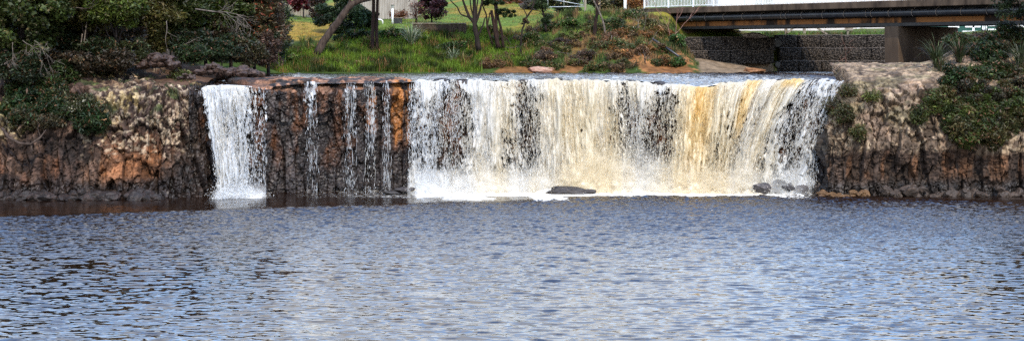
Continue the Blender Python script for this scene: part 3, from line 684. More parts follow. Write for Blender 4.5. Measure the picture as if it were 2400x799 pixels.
MAIN = [(956, (.02, .02, .02, .05)), (968, (.25, .2, .2, .3)), (980, (.95, .88, .78, .8)), (990, (.85, .7, .6, .7)), (1002, (.85, .75, .55, .6)), (1025, (.8, .38, .12, .3)), (1050, (.7, .28, .08, .25)), (1080, (.85, .4, .2, .45)),
 (1100, (.9, .75, .5, .6)), (1120, (.95, .92, .78, .8)), (1150, (1, 1, .88, .88)), (1190, (.95, .88, .68, .75)), (1207, (.8, .6, .5, .7)), (1220, (.4, .16, .16, .35)), (1245, (.8, .42, .22, .4)), (1272, (1, .9, .8, .85)),
 (1300, (1, 1, 1, 1)), (1340, (1, 1, .92, .92)), (1362, (.97, .9, .75, .88)), (1400, (1, 1, .97, 1)), (1430, (1, .97, .88, .97)), (1447, (.9, .5, .3, .7)), (1465, (.86, .42, .3, .7)), (1487, (.92, .85, .72, .9)), (1503, (.92, .8, .5, .65)),
 (1522, (.92, .5, .12, .3)), (1552, (.92, .4, .10, .3)), (1580, (.9, .5, .24, .4)), (1600, (1, .95, .92, .97)), (1625, (1, .95, 1, 1)), (1660, (1, .97, .97, .97)), (1705, (1, .92, .68, .82)), (1738, (.92, .8, .62, .82)), (1772, (1, .95, .78, .9)), (1805, (.92, .85, .72, .82)),
 (1840, (1, 1, .97, .97)), (1875, (1, 1, .94, .94)), (1900, (.9, .6, .28, .45)), (1922, (.7, .36, .18, .35)), (1942, (.75, .6, .52, .6)), (1958, (.65, .52, .42, .45)), (1970, (.3, .25, .2, .25)), (1980, (.05, .05, .05, .05))]
fall('waterfall', 'wide cream and white waterfall pouring over the whole right half of the rock lip', MAIN,
     [(960, 4), (1480, 0), (1500, -14), (1600, -24), (1700, -45), (1800, -95), (1875, -122), (1973, -78)], [(960, 1.1), (1300, 1.3), (1700, 1.5), (1880, 1.2), (1973, .5)], 22000, 40000, 1, True)
fall('waterfall', 'narrow white waterfall standing alone against the dark rock on the left',
     [(464, (.3, .4, .5, .5)), (474, (.7, .75, .75, .8)), (490, (.97, .88, .82, .9)), (505, (1, .95, .9, .95)), (520, (.95, .82, .74, .85)), (535, (1, .92, .85, .9)), (552, (.9, .74, .66, .8)), (572, (.95, .8, .66, .75)), (588, (.6, .32, .3, .4)), (604, (.3, .16, .16, .25)), (617, (.4, .36, .3, .3)), (628, (.1, .1, .1, .1))],
     [(464, 52), (500, 34), (540, 20), (580, 8), (628, 2)], [(460, .5), (630, .9)], 3500, 9000, 2)
TR = [(725, 30, (.75, .5, .28, .15), 'short white trickle that frays out halfway down, nearest the orange ledge', 10),
      (818, 34, (.5, .5, .34, .28), 'broad double trickle down the brown rock between the orange ledge and the main falls', 6),
      (868, 26, (.7, .6, .36, .25), 'single bright trickle running almost to the pool from a notch in the lip', 2),
      (904, 20, (.5, .46, .32, .2), 'thin faint trickle closest to the main falls', 4)]
for i, (p, w, d, lab, sh) in enumerate(TR):
    d = tuple(q * .48 for q in d); e = tuple(q * .12 for q in d)
    fall('waterfall', lab, [(p - w / 2, e), (p - w * .2, d), (p, tuple(q * .7 for q in d)), (p + w * .22, d), (p + w / 2, e)], [(0, sh), (2400, sh)], [(0, .35), (2400, .35)], 400, 120, 5 + i, sheets=1, spread=.04, dl=.10, dw=.010, dj=.2)

# ------------------------------------------------------------------ rocks
def rock_mesh(seed, n=26, sq=.75, bump=.16):
    r = np.random.default_rng(seed)
    import bmesh
    bm = bmesh.new(); bmesh.ops.create_icosphere(bm, subdivisions=4, radius=1)
    v = np.array([q.co[:] for q in bm.verts]); f = np.array([[q.index for q in t.verts] for t in bm.faces]); bm.free()
    pn = r.normal(size=(n, 3)); pn /= np.linalg.norm(pn, axis=1, keepdims=True); pd = r.uniform(.62, 1., n)
    dt = v @ pn.T; rad = np.min(np.where(dt > .15, pd / np.maximum(dt, .15), 9), axis=1)
    rad = np.minimum(rad, 1.25) * (1 + (fbm(v[:, 0] * 2.3 + seed, v[:, 1] * 2.3 + v[:, 2] * 1.7, seed) - .5) * bump * 2)
    v = v * rad[:, None]; v[:, 2] *= sq
    return v, f
def rockcol(v, base, seed, hi=None):
    n = fbm(v[:, 0] * 2 + seed, v[:, 1] * 2 + v[:, 2] * 2.6, seed + 5); n2 = fbm(v[:, 0] * 7 + v[:, 1] * 5, v[:, 2] * 7, seed + 6)
    c = np.asarray(base)[None] * (.6 + .8 * n)[:, None]
    if hi is not None: c = mixc(c, hi, sm(.5, .66, n2 * .6 + n * .4) * .7)
    return c
def rock(name, loc, size, seed, base, label, cat='rock', group=None, hi=None, sq=.75, rz=0):
    v, f = rock_mesh(seed, sq=sq); c = rockcol(v, base, seed, hi)
    o = npmesh(name, v * np.array(size), f, M_BOULDER, col=c); o.location = loc; o.rotation_euler.z = rz
    return tag(o, label, cat, group)
protos = []
for k in range(7):
    v, f = rock_mesh(300 + k); protos.append((v, f))
def outcrop(loc, size, n, seed, base, label, hi=None):
    r = np.random.default_rng(seed); vs = []; fs = []; cs = []; k0 = 0
    for i in range(n):
        v, f = rock_mesh(seed * 3 + i, 12, .8, .1); u = r.uniform(-1, 1, 2); h = (1 - abs(u[0]) ** 1.6) * r.uniform(.1, 1)
        s = r.uniform(.13, .25) * min(size[0], 1.2); v = v * s * np.array((r.uniform(.7, 1.3), 1, r.uniform(.7, 1.2)))
        cs.append(rockcol(v / s, base, seed + i, hi)); v = v + np.array((u[0] * size[0], u[1] * size[1], h * size[2])); vs.append(v); fs.append(f + k0); k0 += len(v)
    o = npmesh('rock_outcrop', np.concatenate(vs), np.concatenate(fs), M_BOULDER, col=np.concatenate(cs)); o.location = loc
    return tag(o, label, 'rock')
def scree(spots, group, label, base, hi):
    src = []
    for i, (x, y, z, s) in enumerate(spots):
        if i < 7:
            v, f = protos[i]; o = npmesh('boulder', v, f, M_BOULDER, col=rockcol(v, base, i + 40, hi)); src.append(o)
        else:
            o = src[i % 7].copy(); COL.objects.link(o)
        tag(o, label, 'boulder', group)
        o.location = (x, y, z); o.scale = (s * random.uniform(.8, 1.3), s * random.uniform(.8, 1.2), s * random.uniform(.7, 1.1)); o.rotation_euler = (random.uniform(-.3, .3), random.uniform(-.3, .3), random.uniform(0, 6.3))
L_ = []
for i in range(60):
    x = random.uniform(-27, -16.4); s = abs(random.gauss(.26, .1)) + .1
    L_.append((x, 77.0 + .25 * (x + 22) / 6 + random.uniform(-.15, .35), random.uniform(-.05, .5) * (1 if s < .3 else .4), s))
scree(L_, 'fallen boulders along the foot of the left cliff', 'dark wet boulder among the rubble at the foot of the left cliff', (.014, .009, .007), (.04, .02, .013))
R_ = []
for i in range(44):
    x = random.uniform(19.0, 26.6); s = abs(random.gauss(.2, .08)) + .1
    R_.append((x, 79.0 + random.uniform(-.25, .3), random.uniform(-.05, .38), s))
scree(R_, 'fallen boulders along the foot of the right cliff', 'brown boulder among the rubble at the foot of the right cliff', (.04, .027, .019), (.085, .055, .038))
O_ = [(15.9 + random.uniform(0, 2.6), 78.95 + random.uniform(-.25, .35), random.uniform(-.04, .18), random.uniform(.14, .3)) for i in range(26)]
scree(O_, 'low ochre stones beside the right end of the falls', 'low ochre brown stone in the shelf right of the falls', (.10, .05, .018), (.16, .085, .03))
rock('rock', W(1326, 450, 80.4), (1.25, .7, .42), 411, (.03, .024, .022), 'long low black rock awash in the foam below the middle of the falls', hi=(.055, .045, .04))
rock('rock', W(1378, 451, 80.3), (.42, .35, .2), 412, (.03, .024, .022), 'small dark knob of rock at the right end of the long black rock', hi=(.055, .045, .04))
rock('rock', W(1786, 440, 80.0), (.55, .4, .46), 413, (.05, .042, .042), 'rounded dark grey boulder at the foot of the falls with foam on its left', hi=(.09, .075, .075))
rock('rock', W(1824, 434, 80.2), (.5, .4, .48), 414, (.03, .025, .024), 'tall black rock splashed with foam behind the rounded grey boulder')
rock('rock', W(1848, 440, 80.1), (.45, .4, .36), 415, (.03, .025, .024), 'black rock half hidden in splashing foam')
rock('rock', W(1878, 442, 80.2), (.5, .35, .3), 416, (.045, .032, .03), 'reddish brown slanting rock beside the ochre stones', rz=.4)
rock('rock', W(1818, 450, 80.1), (.3, .25, .13), 417, (.03, .025, .024), 'lowest flat black rock at the water edge below the falls')
rock('rock', W(950, 446, 80.2), (.62, .5, .28), 418, (.035, .028, .026), 'flat topped dark rock beside the left edge of the main falls', hi=(.06, .05, .045))
rock('rock', W(915, 451, 80.0), (.5, .4, .16), 419, (.03, .025, .022), 'low dark rock under the faint trickles')
rock('rock', W(1100, 216, 82.1) * 0 + np.array([2.0, 84.6, 5.86]), (.95, .7, .24), 420, (.03, .026, .024), 'black water worn rock breaking the river just above the falls', hi=(.12, .1, .06))
for i, (px, sx, lab) in enumerate([(1036, .5, 'dark rock in the lip above the lacy left end of the main falls'), (1224, .45, 'dark rock splitting the lip above the narrow black gap'), (1478, .4, 'small black rock in the lip above the slanting white strand'), (1548, .6, 'broad black rock in the lip above the widest dark gap'), (1705, .4, 'black rock in the lip right of the amber streaks'), (1832, .5, 'flat dark rock in the white water near the right end of the lip'), (1925, .6, 'stepped dark rock under the thin water at the far right end of the lip')]):
    X_, Y_, Z_ = (float(q) for q in lip(px)); rock('rock', (X_, Y_ + .35, Z_ - .06), (sx, .4, .2), 440 + i, (.022, .018, .016), lab, hi=(.06, .045, .038))
p = hit(842, 148); rock('rock', p, (.32, .3, .3), 421, (.3, .16, .1), 'round pinkish stone half buried in the grassy bank', hi=(.4, .24, .16))
for (a, b, Yd, sx, sz, sd_, lab) in [(372, 158, 82.6, 1.0, .75, 422, 'reddish cracked outcrop standing above the left cliff under the trees'), (500, 172, 82.5, .85, .45, 423, 'orange brown ledge rock above the narrow falls'), (560, 176, 84, 1.1, .36, 424, 'flat brown ledge rock under the dead branch'), (440, 186, 80.4, .55, .3, 426, 'small lichen spotted rock on the left cliff edge')]:
    outcrop(W(a, b, Yd), (sx, sx * .6, sz), 60 if sx > .6 else 20, sd_, (.028, .014, .009), lab, hi=(.10, .055, .036))
p = hit(1270, 166); rock('rock', p, (1.3, .7, .5), 427, (.24, .12, .08), 'pale pink slab of clay rock at the river edge', hi=(.42, .27, .19))

# ------------------------------------------------------------------ plants
def leafquads(c, size, asp, r, up=.35, dirs=None):
    n = len(c)
    nr = r.normal(size=(n, 3)); nr[:, 2] = np.abs(nr[:, 2]) + up; nr /= np.linalg.norm(nr, axis=1, keepdims=True)
    d = r.normal(size=(n, 3)) if dirs is None else dirs + r.normal(0, .35, (n, 3))
    d -= nr * np.sum(d * nr, axis=1, keepdims=True); d /= np.linalg.norm(d, axis=1, keepdims=True) + 1e-9
    w = np.cross(nr, d); s = np.exp(r.normal(0, .3, n))[:, None] * size
    v = np.stack([c - d * s, c + w * s * asp - d * s * .1, c + d * s, c - w * s * asp - d * s * .1], 1).reshape(-1, 3)
    return v, np.arange(4 * n).reshape(n, 4)
def leafcol(n, base, r, var=.35, alt=None, altp=.1, groups=None):
    c = np.asarray(base)[None] * np.exp(r.normal(0, var, n))[:, None]
    c = c * np.array(1 + r.normal(0, .08, (n, 3)))
    if alt is not None:
        m = r.uniform(0, 1, n) < altp; c[m] = np.asarray(alt) * np.exp(r.normal(0, var, m.sum()))[:, None]
    return np.repeat(c, 4, axis=0)
def crownpts(cen, rad, n, K, cr, r, shell=.55, flat=.7):
    u = r.normal(size=(K, 3)); u /= np.linalg.norm(u, axis=1, keepdims=True)
    cl = np.asarray(cen) + u * (shell + (1 - shell) * r.uniform(0, 1, (K, 1))) * np.asarray(rad)
    k = r.integers(0, K, n); g = r.normal(size=(n, 3)); g /= np.linalg.norm(g, axis=1, keepdims=True)
    sc = cr * np.exp(r.normal(0, .25, K))
    return cl[k] + g * (r.uniform(0, 1, (n, 1)) ** .45) * sc[k][:, None] * np.array((1, 1, flat)), cl, k
def plant(name, loc, label, cat, cen, rad, n, base, size=.09, asp=.45, K=26, cr=.5, trunk=None, bark=None, seed=0, alt=None, altp=.1, group=None, var=.35, spray=False, limbs=8, tr=.12, shell=.55):
    """cen, rad, trunk are relative to loc"""
    r = np.random.default_rng(seed + 1000); loc = np.asarray(loc, float)
    root = empty(name, loc, label, cat, group)
    if spray: n = int(n * 1.6); asp = max(asp, .3)
    pts, cl, k = crownpts(cen, rad, n, K, cr, r, shell)
    kb = np.exp(r.normal(0, .28, K))
    n = len(pts); dirs = None
    if spray: dirs = (pts - cl[k]) + np.array((0, 0, .12))
    v, f = leafquads(pts, size, asp, r, dirs=dirs)
    c = leafcol(n, base, r, var, alt, altp) * np.repeat(kb[k], 4)[:, None]
    npmesh('crown' if cat == 'tree' else 'foliage', v, f, M_LEAF, root, col=c)
    mb = MB(); cen = np.asarray(cen, float)
    trunk = trunk if trunk is not None else [(0, 0, -.2), tuple(cen * .5), tuple(cen)]
    T = [np.array(p, float) for p in trunk]; m = len(T)
    rr = [tr * (1 - .7 * i / (m - 1)) for i in range(m)]
    # denser polyline with a little wobble
    TT = []; RR = []
    for i in range(m - 1):
        for q in np.linspace(0, 1, 5)[:-1]:
            TT.append(T[i] * (1 - q) + T[i + 1] * q + r.normal(0, tr * .22, 3) * (i + q > 0)); RR.append(rr[i] * (1 - q) + rr[i + 1] * q)
    TT.append(T[-1]); RR.append(rr[-1]); mb.tube(TT, RR, 7)
    for q in cl[r.permutation(K)[:limbs]]:
        i = r.integers(len(TT) // 3, len(TT)); a = TT[i]; b = q; mid = (a + b) / 2 + r.normal(0, .12, 3) + np.array((0, 0, -.08 * np.linalg.norm(b - a)))
        mb.tube([a, mid, b], [RR[i] * .55, RR[i] * .35, .012], 5)
    mb.build('trunk' if cat == 'tree' else 'stem', bark or M_BARK, root, smooth=True)
    return root
def bare(name, loc, label, cat, start, d, length, r0, mat, seed, depth=3, kids=4, group=None, spread=.6, droop=0.):
    """a leafless branch or shrub; grows from start (relative to loc)"""
    r = np.random.default_rng(seed); mb = MB()
    def grow(p, d, L, rad, lv):
        pts = [p]; q = np.array(p, float); dd = np.array(d, float); n = 5
        for i in range(n):
            dd = dd + r.normal(0, .16, 3) + np.array((0, 0, -droop)); dd /= np.linalg.norm(dd); q = q + dd * L / n; pts.append(q.copy())
        mb.tube(pts, [max(rad * (1 - .75 * i / n), .006) for i in range(n + 1)], 5)
        if lv > 0:
            for k in range(kids):
                i = r.integers(1, n + 1); nd = dd + r.normal(0, spread, 3); nd /= np.linalg.norm(nd)
                grow(pts[i], nd, L * r.uniform(.4, .65), max(rad * .5, .007), lv - 1)
    for s_ in (start if isinstance(start, list) else [start]): grow(np.array(s_, float), np.array(d, float) + (r.normal(0, spread * .6, 3) if isinstance(start, list) else 0), length, r0, depth)
    o = mb.build(name, mat, smooth=True); o.location = loc; return tag(o, label, cat, group)
def flax(loc, label, n, L, base, seed, group='flax plants on the banks', alt=(.25, .22, .12), altp=.15, cat='flax', name='flax_plant', wd=.035, lean=.5):
    r = np.random.default_rng(seed); vs = []; fs = []; cs = []; m = 7
    for i in range(n):
        az = r.uniform(0, 6.283); tilt = abs(r.normal(lean, .3)); l = L * r.uniform(.55, 1.1)
        h = np.array((math.cos(az), math.sin(az), 0)); sd_ = np.array((-h[1], h[0], 0)); p = h * r.uniform(0, .18)
        bend = r.uniform(.1, .4); k0 = len(vs) ; col = np.asarray(base) * math.exp(r.normal(0, .3))
        if r.uniform() < altp: col = np.asarray(alt) * math.exp(r.normal(0, .2))
        th = tilt * .5
        for j in range(m):
            t = j / (m - 1); w = wd * (1 - t ** 2.2) * (.6 + .8 * min(t * 4, 1)) * .6 + .003
            vs += [p + sd_ * w, p - sd_ * w]; cs += [col, col]
            p = p + (h * math.sin(th) + np.array((0, 0, math.cos(th)))) * l / (m - 1); th += bend * (.6 + t)
            if j: fs.append((k0 + 2 * j - 2, k0 + 2 * j - 1, k0 + 2 * j + 1, k0 + 2 * j))
    o = npmesh(name, np.array(vs), np.array(fs), M_GRASS, col=np.array(cs)); o.location = loc
    return tag(o, label, cat, group)
DG = (.030, .040, .008); MG = (.040, .056, .009); BG = (.055, .072, .010); OL = (.056, .050, .012); BR = (.06, .04, .02); RD = (.09, .012, .018)

# --- trees on the left bank  (px of the trunk, row of crown centre, distance, ...)
LT = [
 (55, 55, 80.5, (2.0, 1.6, 1.7), 9000, DG, .085, .5, 'spreading dark green tree with glossy small leaves overhanging the far left cliff', False),
 (150, 20, 84, (1.7, 1.6, 1.7), 6000, (.02, .026, .01), .10, .35, 'shadowy olive tree behind the overhanging left tree', True),
 (205, 5, 83, (1.7, 1.4, 1.1), 6000, OL, .10, .2, 'feathery olive tree on two thin pale trunks above the left cliff', True),
 (272, 15, 82.6, (1.3, 1.2, .95), 5500, BG, .085, .3, 'brighter green bushy crown between the feathery tree and the dark pines', True),
 (345, 35, 86, (1.7, 1.5, 1.7), 7000, OL, .10, .2, 'olive brown tree straight behind the reddish outcrop', True),
 (420, 20, 88, (1.7, 1.5, 1.9), 7000, DG, .10, .22, 'dark shaggy tree left of the dead branch', True),
 (480, 10, 90, (1.5, 1.5, 1.9), 6500, MG, .10, .22, 'mid green shaggy tree the dead branch sticks out of', True),
 (540, 10, 91, (1.5, 1.4, 1.9), 6500, DG, .10, .22, 'dark tree over the narrow left waterfall', True),
 (596, 30, 92, (1.1, 1.2, 1.7), 5500, (.05, .038, .014), .09, .25, 'brownish tree with rust red dead sprays at the lawn edge', True),
 (628, 40, 93, (.8, 1, 2.1), 5200, (.06, .044, .024), .08, .2, 'twiggy red brown tree nearest the sloping lawn', True)]
for i, (px, cy, Y, rad, n, base, size, asp, lab, spray) in enumerate(LT):
    C = W(px, cy, Y); g = gz(C[0], Y)
    alt = {8: (.22, .05, .02), 9: (.16, .06, .03)}.get(i, (.09, .07, .03))
    plant('broadleaf_tree' if not spray else 'shaggy_tree', (C[0], Y, g), lab, 'tree', (0, 0, C[2] + .35 - g), (rad[0] * 1.05, rad[1], rad[2] + .8), int(n * 2.2), base, size * 1.2, asp * 1.25, K=64, cr=.55, seed=10 + i, alt=alt, altp=.12 if i >= 8 else .06, group='trees on the left bank', spray=spray, limbs=16, tr=.13,
          trunk=[(.1, 0, -.3), (-.05, .1, (C[2] - g) * .5), (0, 0, C[2] + 1.2 - g)])
# a dark second row behind them closes the bank
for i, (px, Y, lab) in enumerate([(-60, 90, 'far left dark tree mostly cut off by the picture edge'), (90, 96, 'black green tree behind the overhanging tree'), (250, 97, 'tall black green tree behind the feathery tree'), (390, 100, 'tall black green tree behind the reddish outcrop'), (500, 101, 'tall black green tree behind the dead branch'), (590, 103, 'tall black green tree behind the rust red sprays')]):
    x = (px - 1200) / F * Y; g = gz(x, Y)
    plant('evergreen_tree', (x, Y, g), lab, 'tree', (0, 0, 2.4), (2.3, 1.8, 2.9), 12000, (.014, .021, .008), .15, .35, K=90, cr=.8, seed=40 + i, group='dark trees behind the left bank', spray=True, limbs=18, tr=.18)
for i, (px, Y) in enumerate([(-170, 84), (-300, 88), (-430, 85), (-560, 90), (-240, 81)]):
    x = (px - 1200) / F * Y; g = gz(x, Y)
    plant('evergreen_tree', (x, Y, g), 'dark tree beyond the left picture edge', 'tree', (0, 0, 2.4), (2.2, 1.8, 2.6), 6000, DG, .15, .4, K=60, cr=.8, seed=480 + i, group='trees beyond the left picture edge', spray=True, limbs=14, tr=.16)
# understorey on the left
for i, (px, cy, Y, rx, rz, n, base, size, lab) in enumerate([
 (85, 225, 78.6, 1.0, 1.1, 5200, (.016, .032, .010), .085, 'round dark green bush growing on the left cliff face'),
 (60, 270, 78.0, .55, .5, 1800, (.018, .03, .009), .08, 'low dark bush under the round cliff bush'),
 (150, 180, 79.4, .7, 1.2, 3200, (.03, .046, .012), .09, 'green creeper shrub hanging down the left cliff'),
 (190, 250, 78.4, .9, .7, 3200, (.045, .05, .016), .08, 'loose shrub with pale flower heads on the left cliff'),
 (120, 285, 78.0, 1.0, .3, 2000, (.04, .034, .016), .07, 'brown dry undergrowth along the ledge of the left cliff'),
 (250, 165, 80.4, .8, .6, 2800, (.05, .042, .018), .08, 'rusty fern clump above the lichened cliff'),
 (320, 120, 83, 1.2, .6, 3000, (.035, .04, .014), .08, 'olive undergrowth left of the reddish outcrop'),
 (455, 125, 85, 1.1, .5, 3200, (.022, .036, .011), .08, 'dark ferns right of the reddish outcrop'),
 (520, 120, 86, 1.0, .7, 3400, (.02, .032, .011), .08, 'dark ferns below the dead branch'),
 (585, 125, 88, .9, .8, 3400, (.04, .036, .016), .08, 'mixed brown shrub above the ledge rocks'),
 (628, 115, 91, .7, 1.1, 3200, (.06, .036, .025), .07, 'pinkish brown twiggy shrub at the corner of the lawn'),
 (425, 165, 81.5, .6, .22, 1400, (.05, .055, .015), .06, 'mossy tuft on the rock ledge by the outcrop'),
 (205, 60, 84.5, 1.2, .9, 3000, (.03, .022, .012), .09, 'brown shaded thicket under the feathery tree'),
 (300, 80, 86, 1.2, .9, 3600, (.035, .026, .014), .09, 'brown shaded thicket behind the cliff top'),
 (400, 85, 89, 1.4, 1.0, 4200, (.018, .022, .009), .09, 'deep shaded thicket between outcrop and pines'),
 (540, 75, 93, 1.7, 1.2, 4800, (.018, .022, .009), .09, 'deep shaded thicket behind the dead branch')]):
    C = onrock(VL, px, cy, .15) if cy > 160 else W(px, cy, Y)
    Y = C[1]; zb = C[2] - rz * .9; n = int(n * 1.5)
    plant('shrub', (C[0], Y, zb), lab, 'shrub', (0, 0, rz * .9), (rx, .6, rz), n, base, size, .35, K=24, cr=.34, seed=60 + i, alt=(.3, .28, .2) if 'pale flower' in lab else (.12, .06, .03), altp=.12 if 'pale flower' in lab else .07, group='bushes on the left bank', limbs=8, tr=.04)
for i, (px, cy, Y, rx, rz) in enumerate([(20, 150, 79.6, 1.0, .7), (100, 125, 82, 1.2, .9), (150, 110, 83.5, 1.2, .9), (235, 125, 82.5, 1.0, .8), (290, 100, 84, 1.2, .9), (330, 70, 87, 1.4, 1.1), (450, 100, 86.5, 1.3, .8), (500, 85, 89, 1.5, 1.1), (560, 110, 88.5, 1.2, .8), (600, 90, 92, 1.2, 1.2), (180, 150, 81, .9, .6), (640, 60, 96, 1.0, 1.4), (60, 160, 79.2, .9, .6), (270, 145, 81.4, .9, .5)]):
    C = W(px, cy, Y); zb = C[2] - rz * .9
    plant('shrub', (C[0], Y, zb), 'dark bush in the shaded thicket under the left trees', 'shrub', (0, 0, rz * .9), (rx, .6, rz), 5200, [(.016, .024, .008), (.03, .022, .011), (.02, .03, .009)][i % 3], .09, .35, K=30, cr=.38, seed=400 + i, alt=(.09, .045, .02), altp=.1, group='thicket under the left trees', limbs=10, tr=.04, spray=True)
# dead branches
bare('dead_branch', W(458, 22, 84.5), 'long grey dead branch reaching right out of the dark trees', 'branch', (0, 0, 0), (1, -.05, -.06), 3.0, .045, M_TWIG, 5, 3, 4, spread=.38, droop=.02)
bare('dead_branch', W(390, 50, 84), 'bent grey twig hanging down in front of the dark ferns', 'branch', (0, 0, 0), (.45, -.1, -.8), 1.7, .025, M_TWIG, 8, 2, 2, spread=.5)
bare('dead_branch', W(435, 103, 83.6), 'small pale twig curling above the outcrop', 'branch', (0, 0, 0), (1, 0, .25), .75, .02, M_TWIG, 18, 1, 3, droop=.08)
bare('dead_branch', W(165, 18, 81.5), 'pale bare twigs at the top edge beside the feathery tree', 'branch', (0, 0, 0), (.9, 0, .25), 1.2, .025, M_TWIG, 9, 2, 4, spread=.6)
bare('dead_branch', W(30, 100, 79.0), 'tangle of bare brown twigs under the overhanging left tree', 'branch', [(0, 0, 0), (.5, 0, .1), (1.1, 0, .1)], (.4, -.1, -.6), 1.3, .02, M_TWIG, 10, 3, 4, spread=.6)
o = MB().tube([W(5, 300, 77.0), W(20, 322, 76.8), (W(45, 336, 76.7)), W(72, 338, 76.7), W(95, 322, 76.8), W(108, 304, 77)], [.07, .08, .07, .06, .045, .02], 7).tube([W(72, 337, 76.75), W(75, 352, 76.7), W(84, 357, 76.7)], [.04, .03, .012], 6).tube([W(95, 322, 76.8), W(88, 300, 76.9), W(93, 290, 77)], [.03, .02, .01], 5).build('driftwood', M_BARKM, smooth=True)
tag(o, 'bare sagging branch lying against the far left cliff face', 'branch')
for (a, b, Yd, c, d) in [(185, 140, 82.2, 172, 185), (197, 100, 82.3, 190, 175)]:
    o = MB().tube([W(c, d, Yd), W((a + c) / 2 + 2, (b + d) / 2, Yd), W(a, b, Yd), W(a + 8, b - 60, Yd + .2)], [.05, .045, .035, .03], 6).build('sapling_trunk', M_TWIG, smooth=True)
    tag(o, 'thin pale sapling trunk leaning left above the cliff' if a == 185 else 'slim straight sapling trunk beside the leaning one', 'trunk')

# --- far bank: trees, shrubs and grasses
def trunkpx(pts, r, Yd, mat, name='trunk', parent=None, off=(0, 0, 0)):
    mb = MB()
    for line, rr in zip(pts, r):
        P = [W(a, b, Yd + (c[0] if c else 0)) for a, b, *c in line]; Q = []; R = []
        for i in range(len(P) - 1):
            for t in np.linspace(0, 1, 4)[:-1]:
                Q.append(P[i] * (1 - t) + P[i + 1] * t + RNG.normal(0, .012, 3)); k = (i + t) / (len(P) - 1); R.append(rr[0] * (1 - k) + rr[1] * k)
        Q.append(P[-1]); R.append(rr[1]); mb.tube(Q, R, 7)
    return mb.build(name, mat, parent, smooth=True, off=off)
def treepx(label, Yd, base, lines, radii, mat, crowns, group='trees on the far bank', name='bank_tree'):
    b = W(base[0], base[1], Yd); root = empty(name, b, label, 'tree', group)
    trunkpx(lines, radii, Yd, mat, 'trunk', root, b)
    if crowns:
        vs = []; fs = []; cs = []; k0 = 0
        for (px, py, rx, rz, n, basec, size, asp, spray, sd_) in crowns:
            r = np.random.default_rng(sd_); c = W(px, py, Yd); pts, cl, k = crownpts(c, (rx, rx * .8, rz), n, max(8, n // 160), min(rx, rz) * .5, r, .4)
            dirs = (pts - cl[k]) + np.array((0, 0, .1)) if spray else None
            v, f = leafquads(pts, size, asp, r, dirs=dirs); vs.append(v); fs.append(f + k0); k0 += len(v)
            cs.append(leafcol(n, basec, r) * np.repeat(np.exp(r.normal(0, .25, cl.shape[0]))[k], 4)[:, None])
        npmesh('crown', np.concatenate(vs), np.concatenate(fs), M_LEAF, root, col=np.concatenate(cs), off=b)
    return root
treepx('tree with a thick bare leaning trunk that bends right over the lawn', 105, (745, 122),
       [[(744, 128), (757, 100), (775, 75), (800, 42), (815, 20), (828, 9), (850, 0), (885, -8), (930, -30)], [(814, 22), (820, 5), (825, -20)]], [(.29, .17), (.12, .07)], M_BARKM,
       [(900, -60, 2.2, 1.2, 5000, DG, .12, .4, False, 1), (820, -70, 1.6, 1.0, 3000, DG, .12, .4, False, 2)])
treepx('pair of thin dark upright trunks beside the pale board wall', 107, (878, 118), [[(873, 122), (874, 80), (875, 40), (876, 0), (876, -40)], [(884, 118), (882, 70), (884, 40), (885, 0), (888, -40)]], [(.14, .11), (.12, .09)], M_BARKR,
       [(880, -75, 1.4, 1.0, 3000, DG, .11, .4, False, 3)])
treepx('many stemmed dark tree forking in front of the picnic table', 107.5, (1120, 120),
       [[(1122, 118), (1117, 85), (1112, 55), (1112, 20), (1110, -30)], [(1116, 62), (1100, 40), (1090, 15), (1082, -10)], [(1102, 42), (1080, 35), (1072, 18), (1055, 0), (1045, -15)], [(1113, 60), (1122, 35), (1130, 5), (1135, -20)], [(1120, 85), (1130, 65), (1138, 40)], [(1113, 50), (1104, 20), (1100, -20)], [(1117, 50), (1117, 20), (1122, -20)]],
       [(.2, .1), (.13, .06), (.06, .03), (.1, .05), (.08, .04), (.06, .04), (.06, .04)], M_BARK, [(1095, -50, 2.0, 1.0, 4000, DG, .11, .4, False, 4)])
treepx('clump of slim trunks under a flat dark green crown right of the picnic table', 108, (1165, 115),
       [[(1168, 112), (1162, 80), (1156, 50), (1152, 25)], [(1166, 112), (1164, 70), (1162, 30), (1160, 0)], [(1180, 112), (1176, 75), (1168, 45), (1164, 10)], [(1150, 92), (1142, 65), (1141, 40), (1132, 15), (1128, 0)], [(1155, 105), (1143, 60), (1148, 30)], [(1176, 80), (1198, 105), (1206, 104)]],
       [(.17, .1), (.13, .08), (.1, .06), (.07, .04), (.06, .04), (.03, .015)], M_BARKR,
       [(1160, 3, 1.1, .3, 3000, (.022, .036, .010), .10, .25, True, 5), (1182, 30, .95, .26, 2600, (.02, .032, .009), .10, .25, True, 6), (1190, 38, .6, .16, 1000, (.03, .045, .012), .10, .25, True, 61), (1150, -30, 1.8, .8, 4000, DG, .10, .3, True, 7), (1205, -5, .8, .35, 1500, DG, .10, .25, True, 8)])
treepx('slender sapling with a crooked stem in front of the sloping grass', 107, (1220, 132),
       [[(1220, 133), (1221, 100), (1224, 70), (1232, 45), (1246, 25), (1252, 0), (1260, -20)], [(1236, 40), (1228, 22), (1214, 12)], [(1247, 22), (1256, 5), (1262, -10)]], [(.07, .05), (.04, .02), (.03, .02)], M_BARK,
       [(1230, 50, .42, .22, 700, BR, .07, .3, False, 9), (1245, -25, 1.0, .6, 2200, MG, .09, .3, True, 10)])
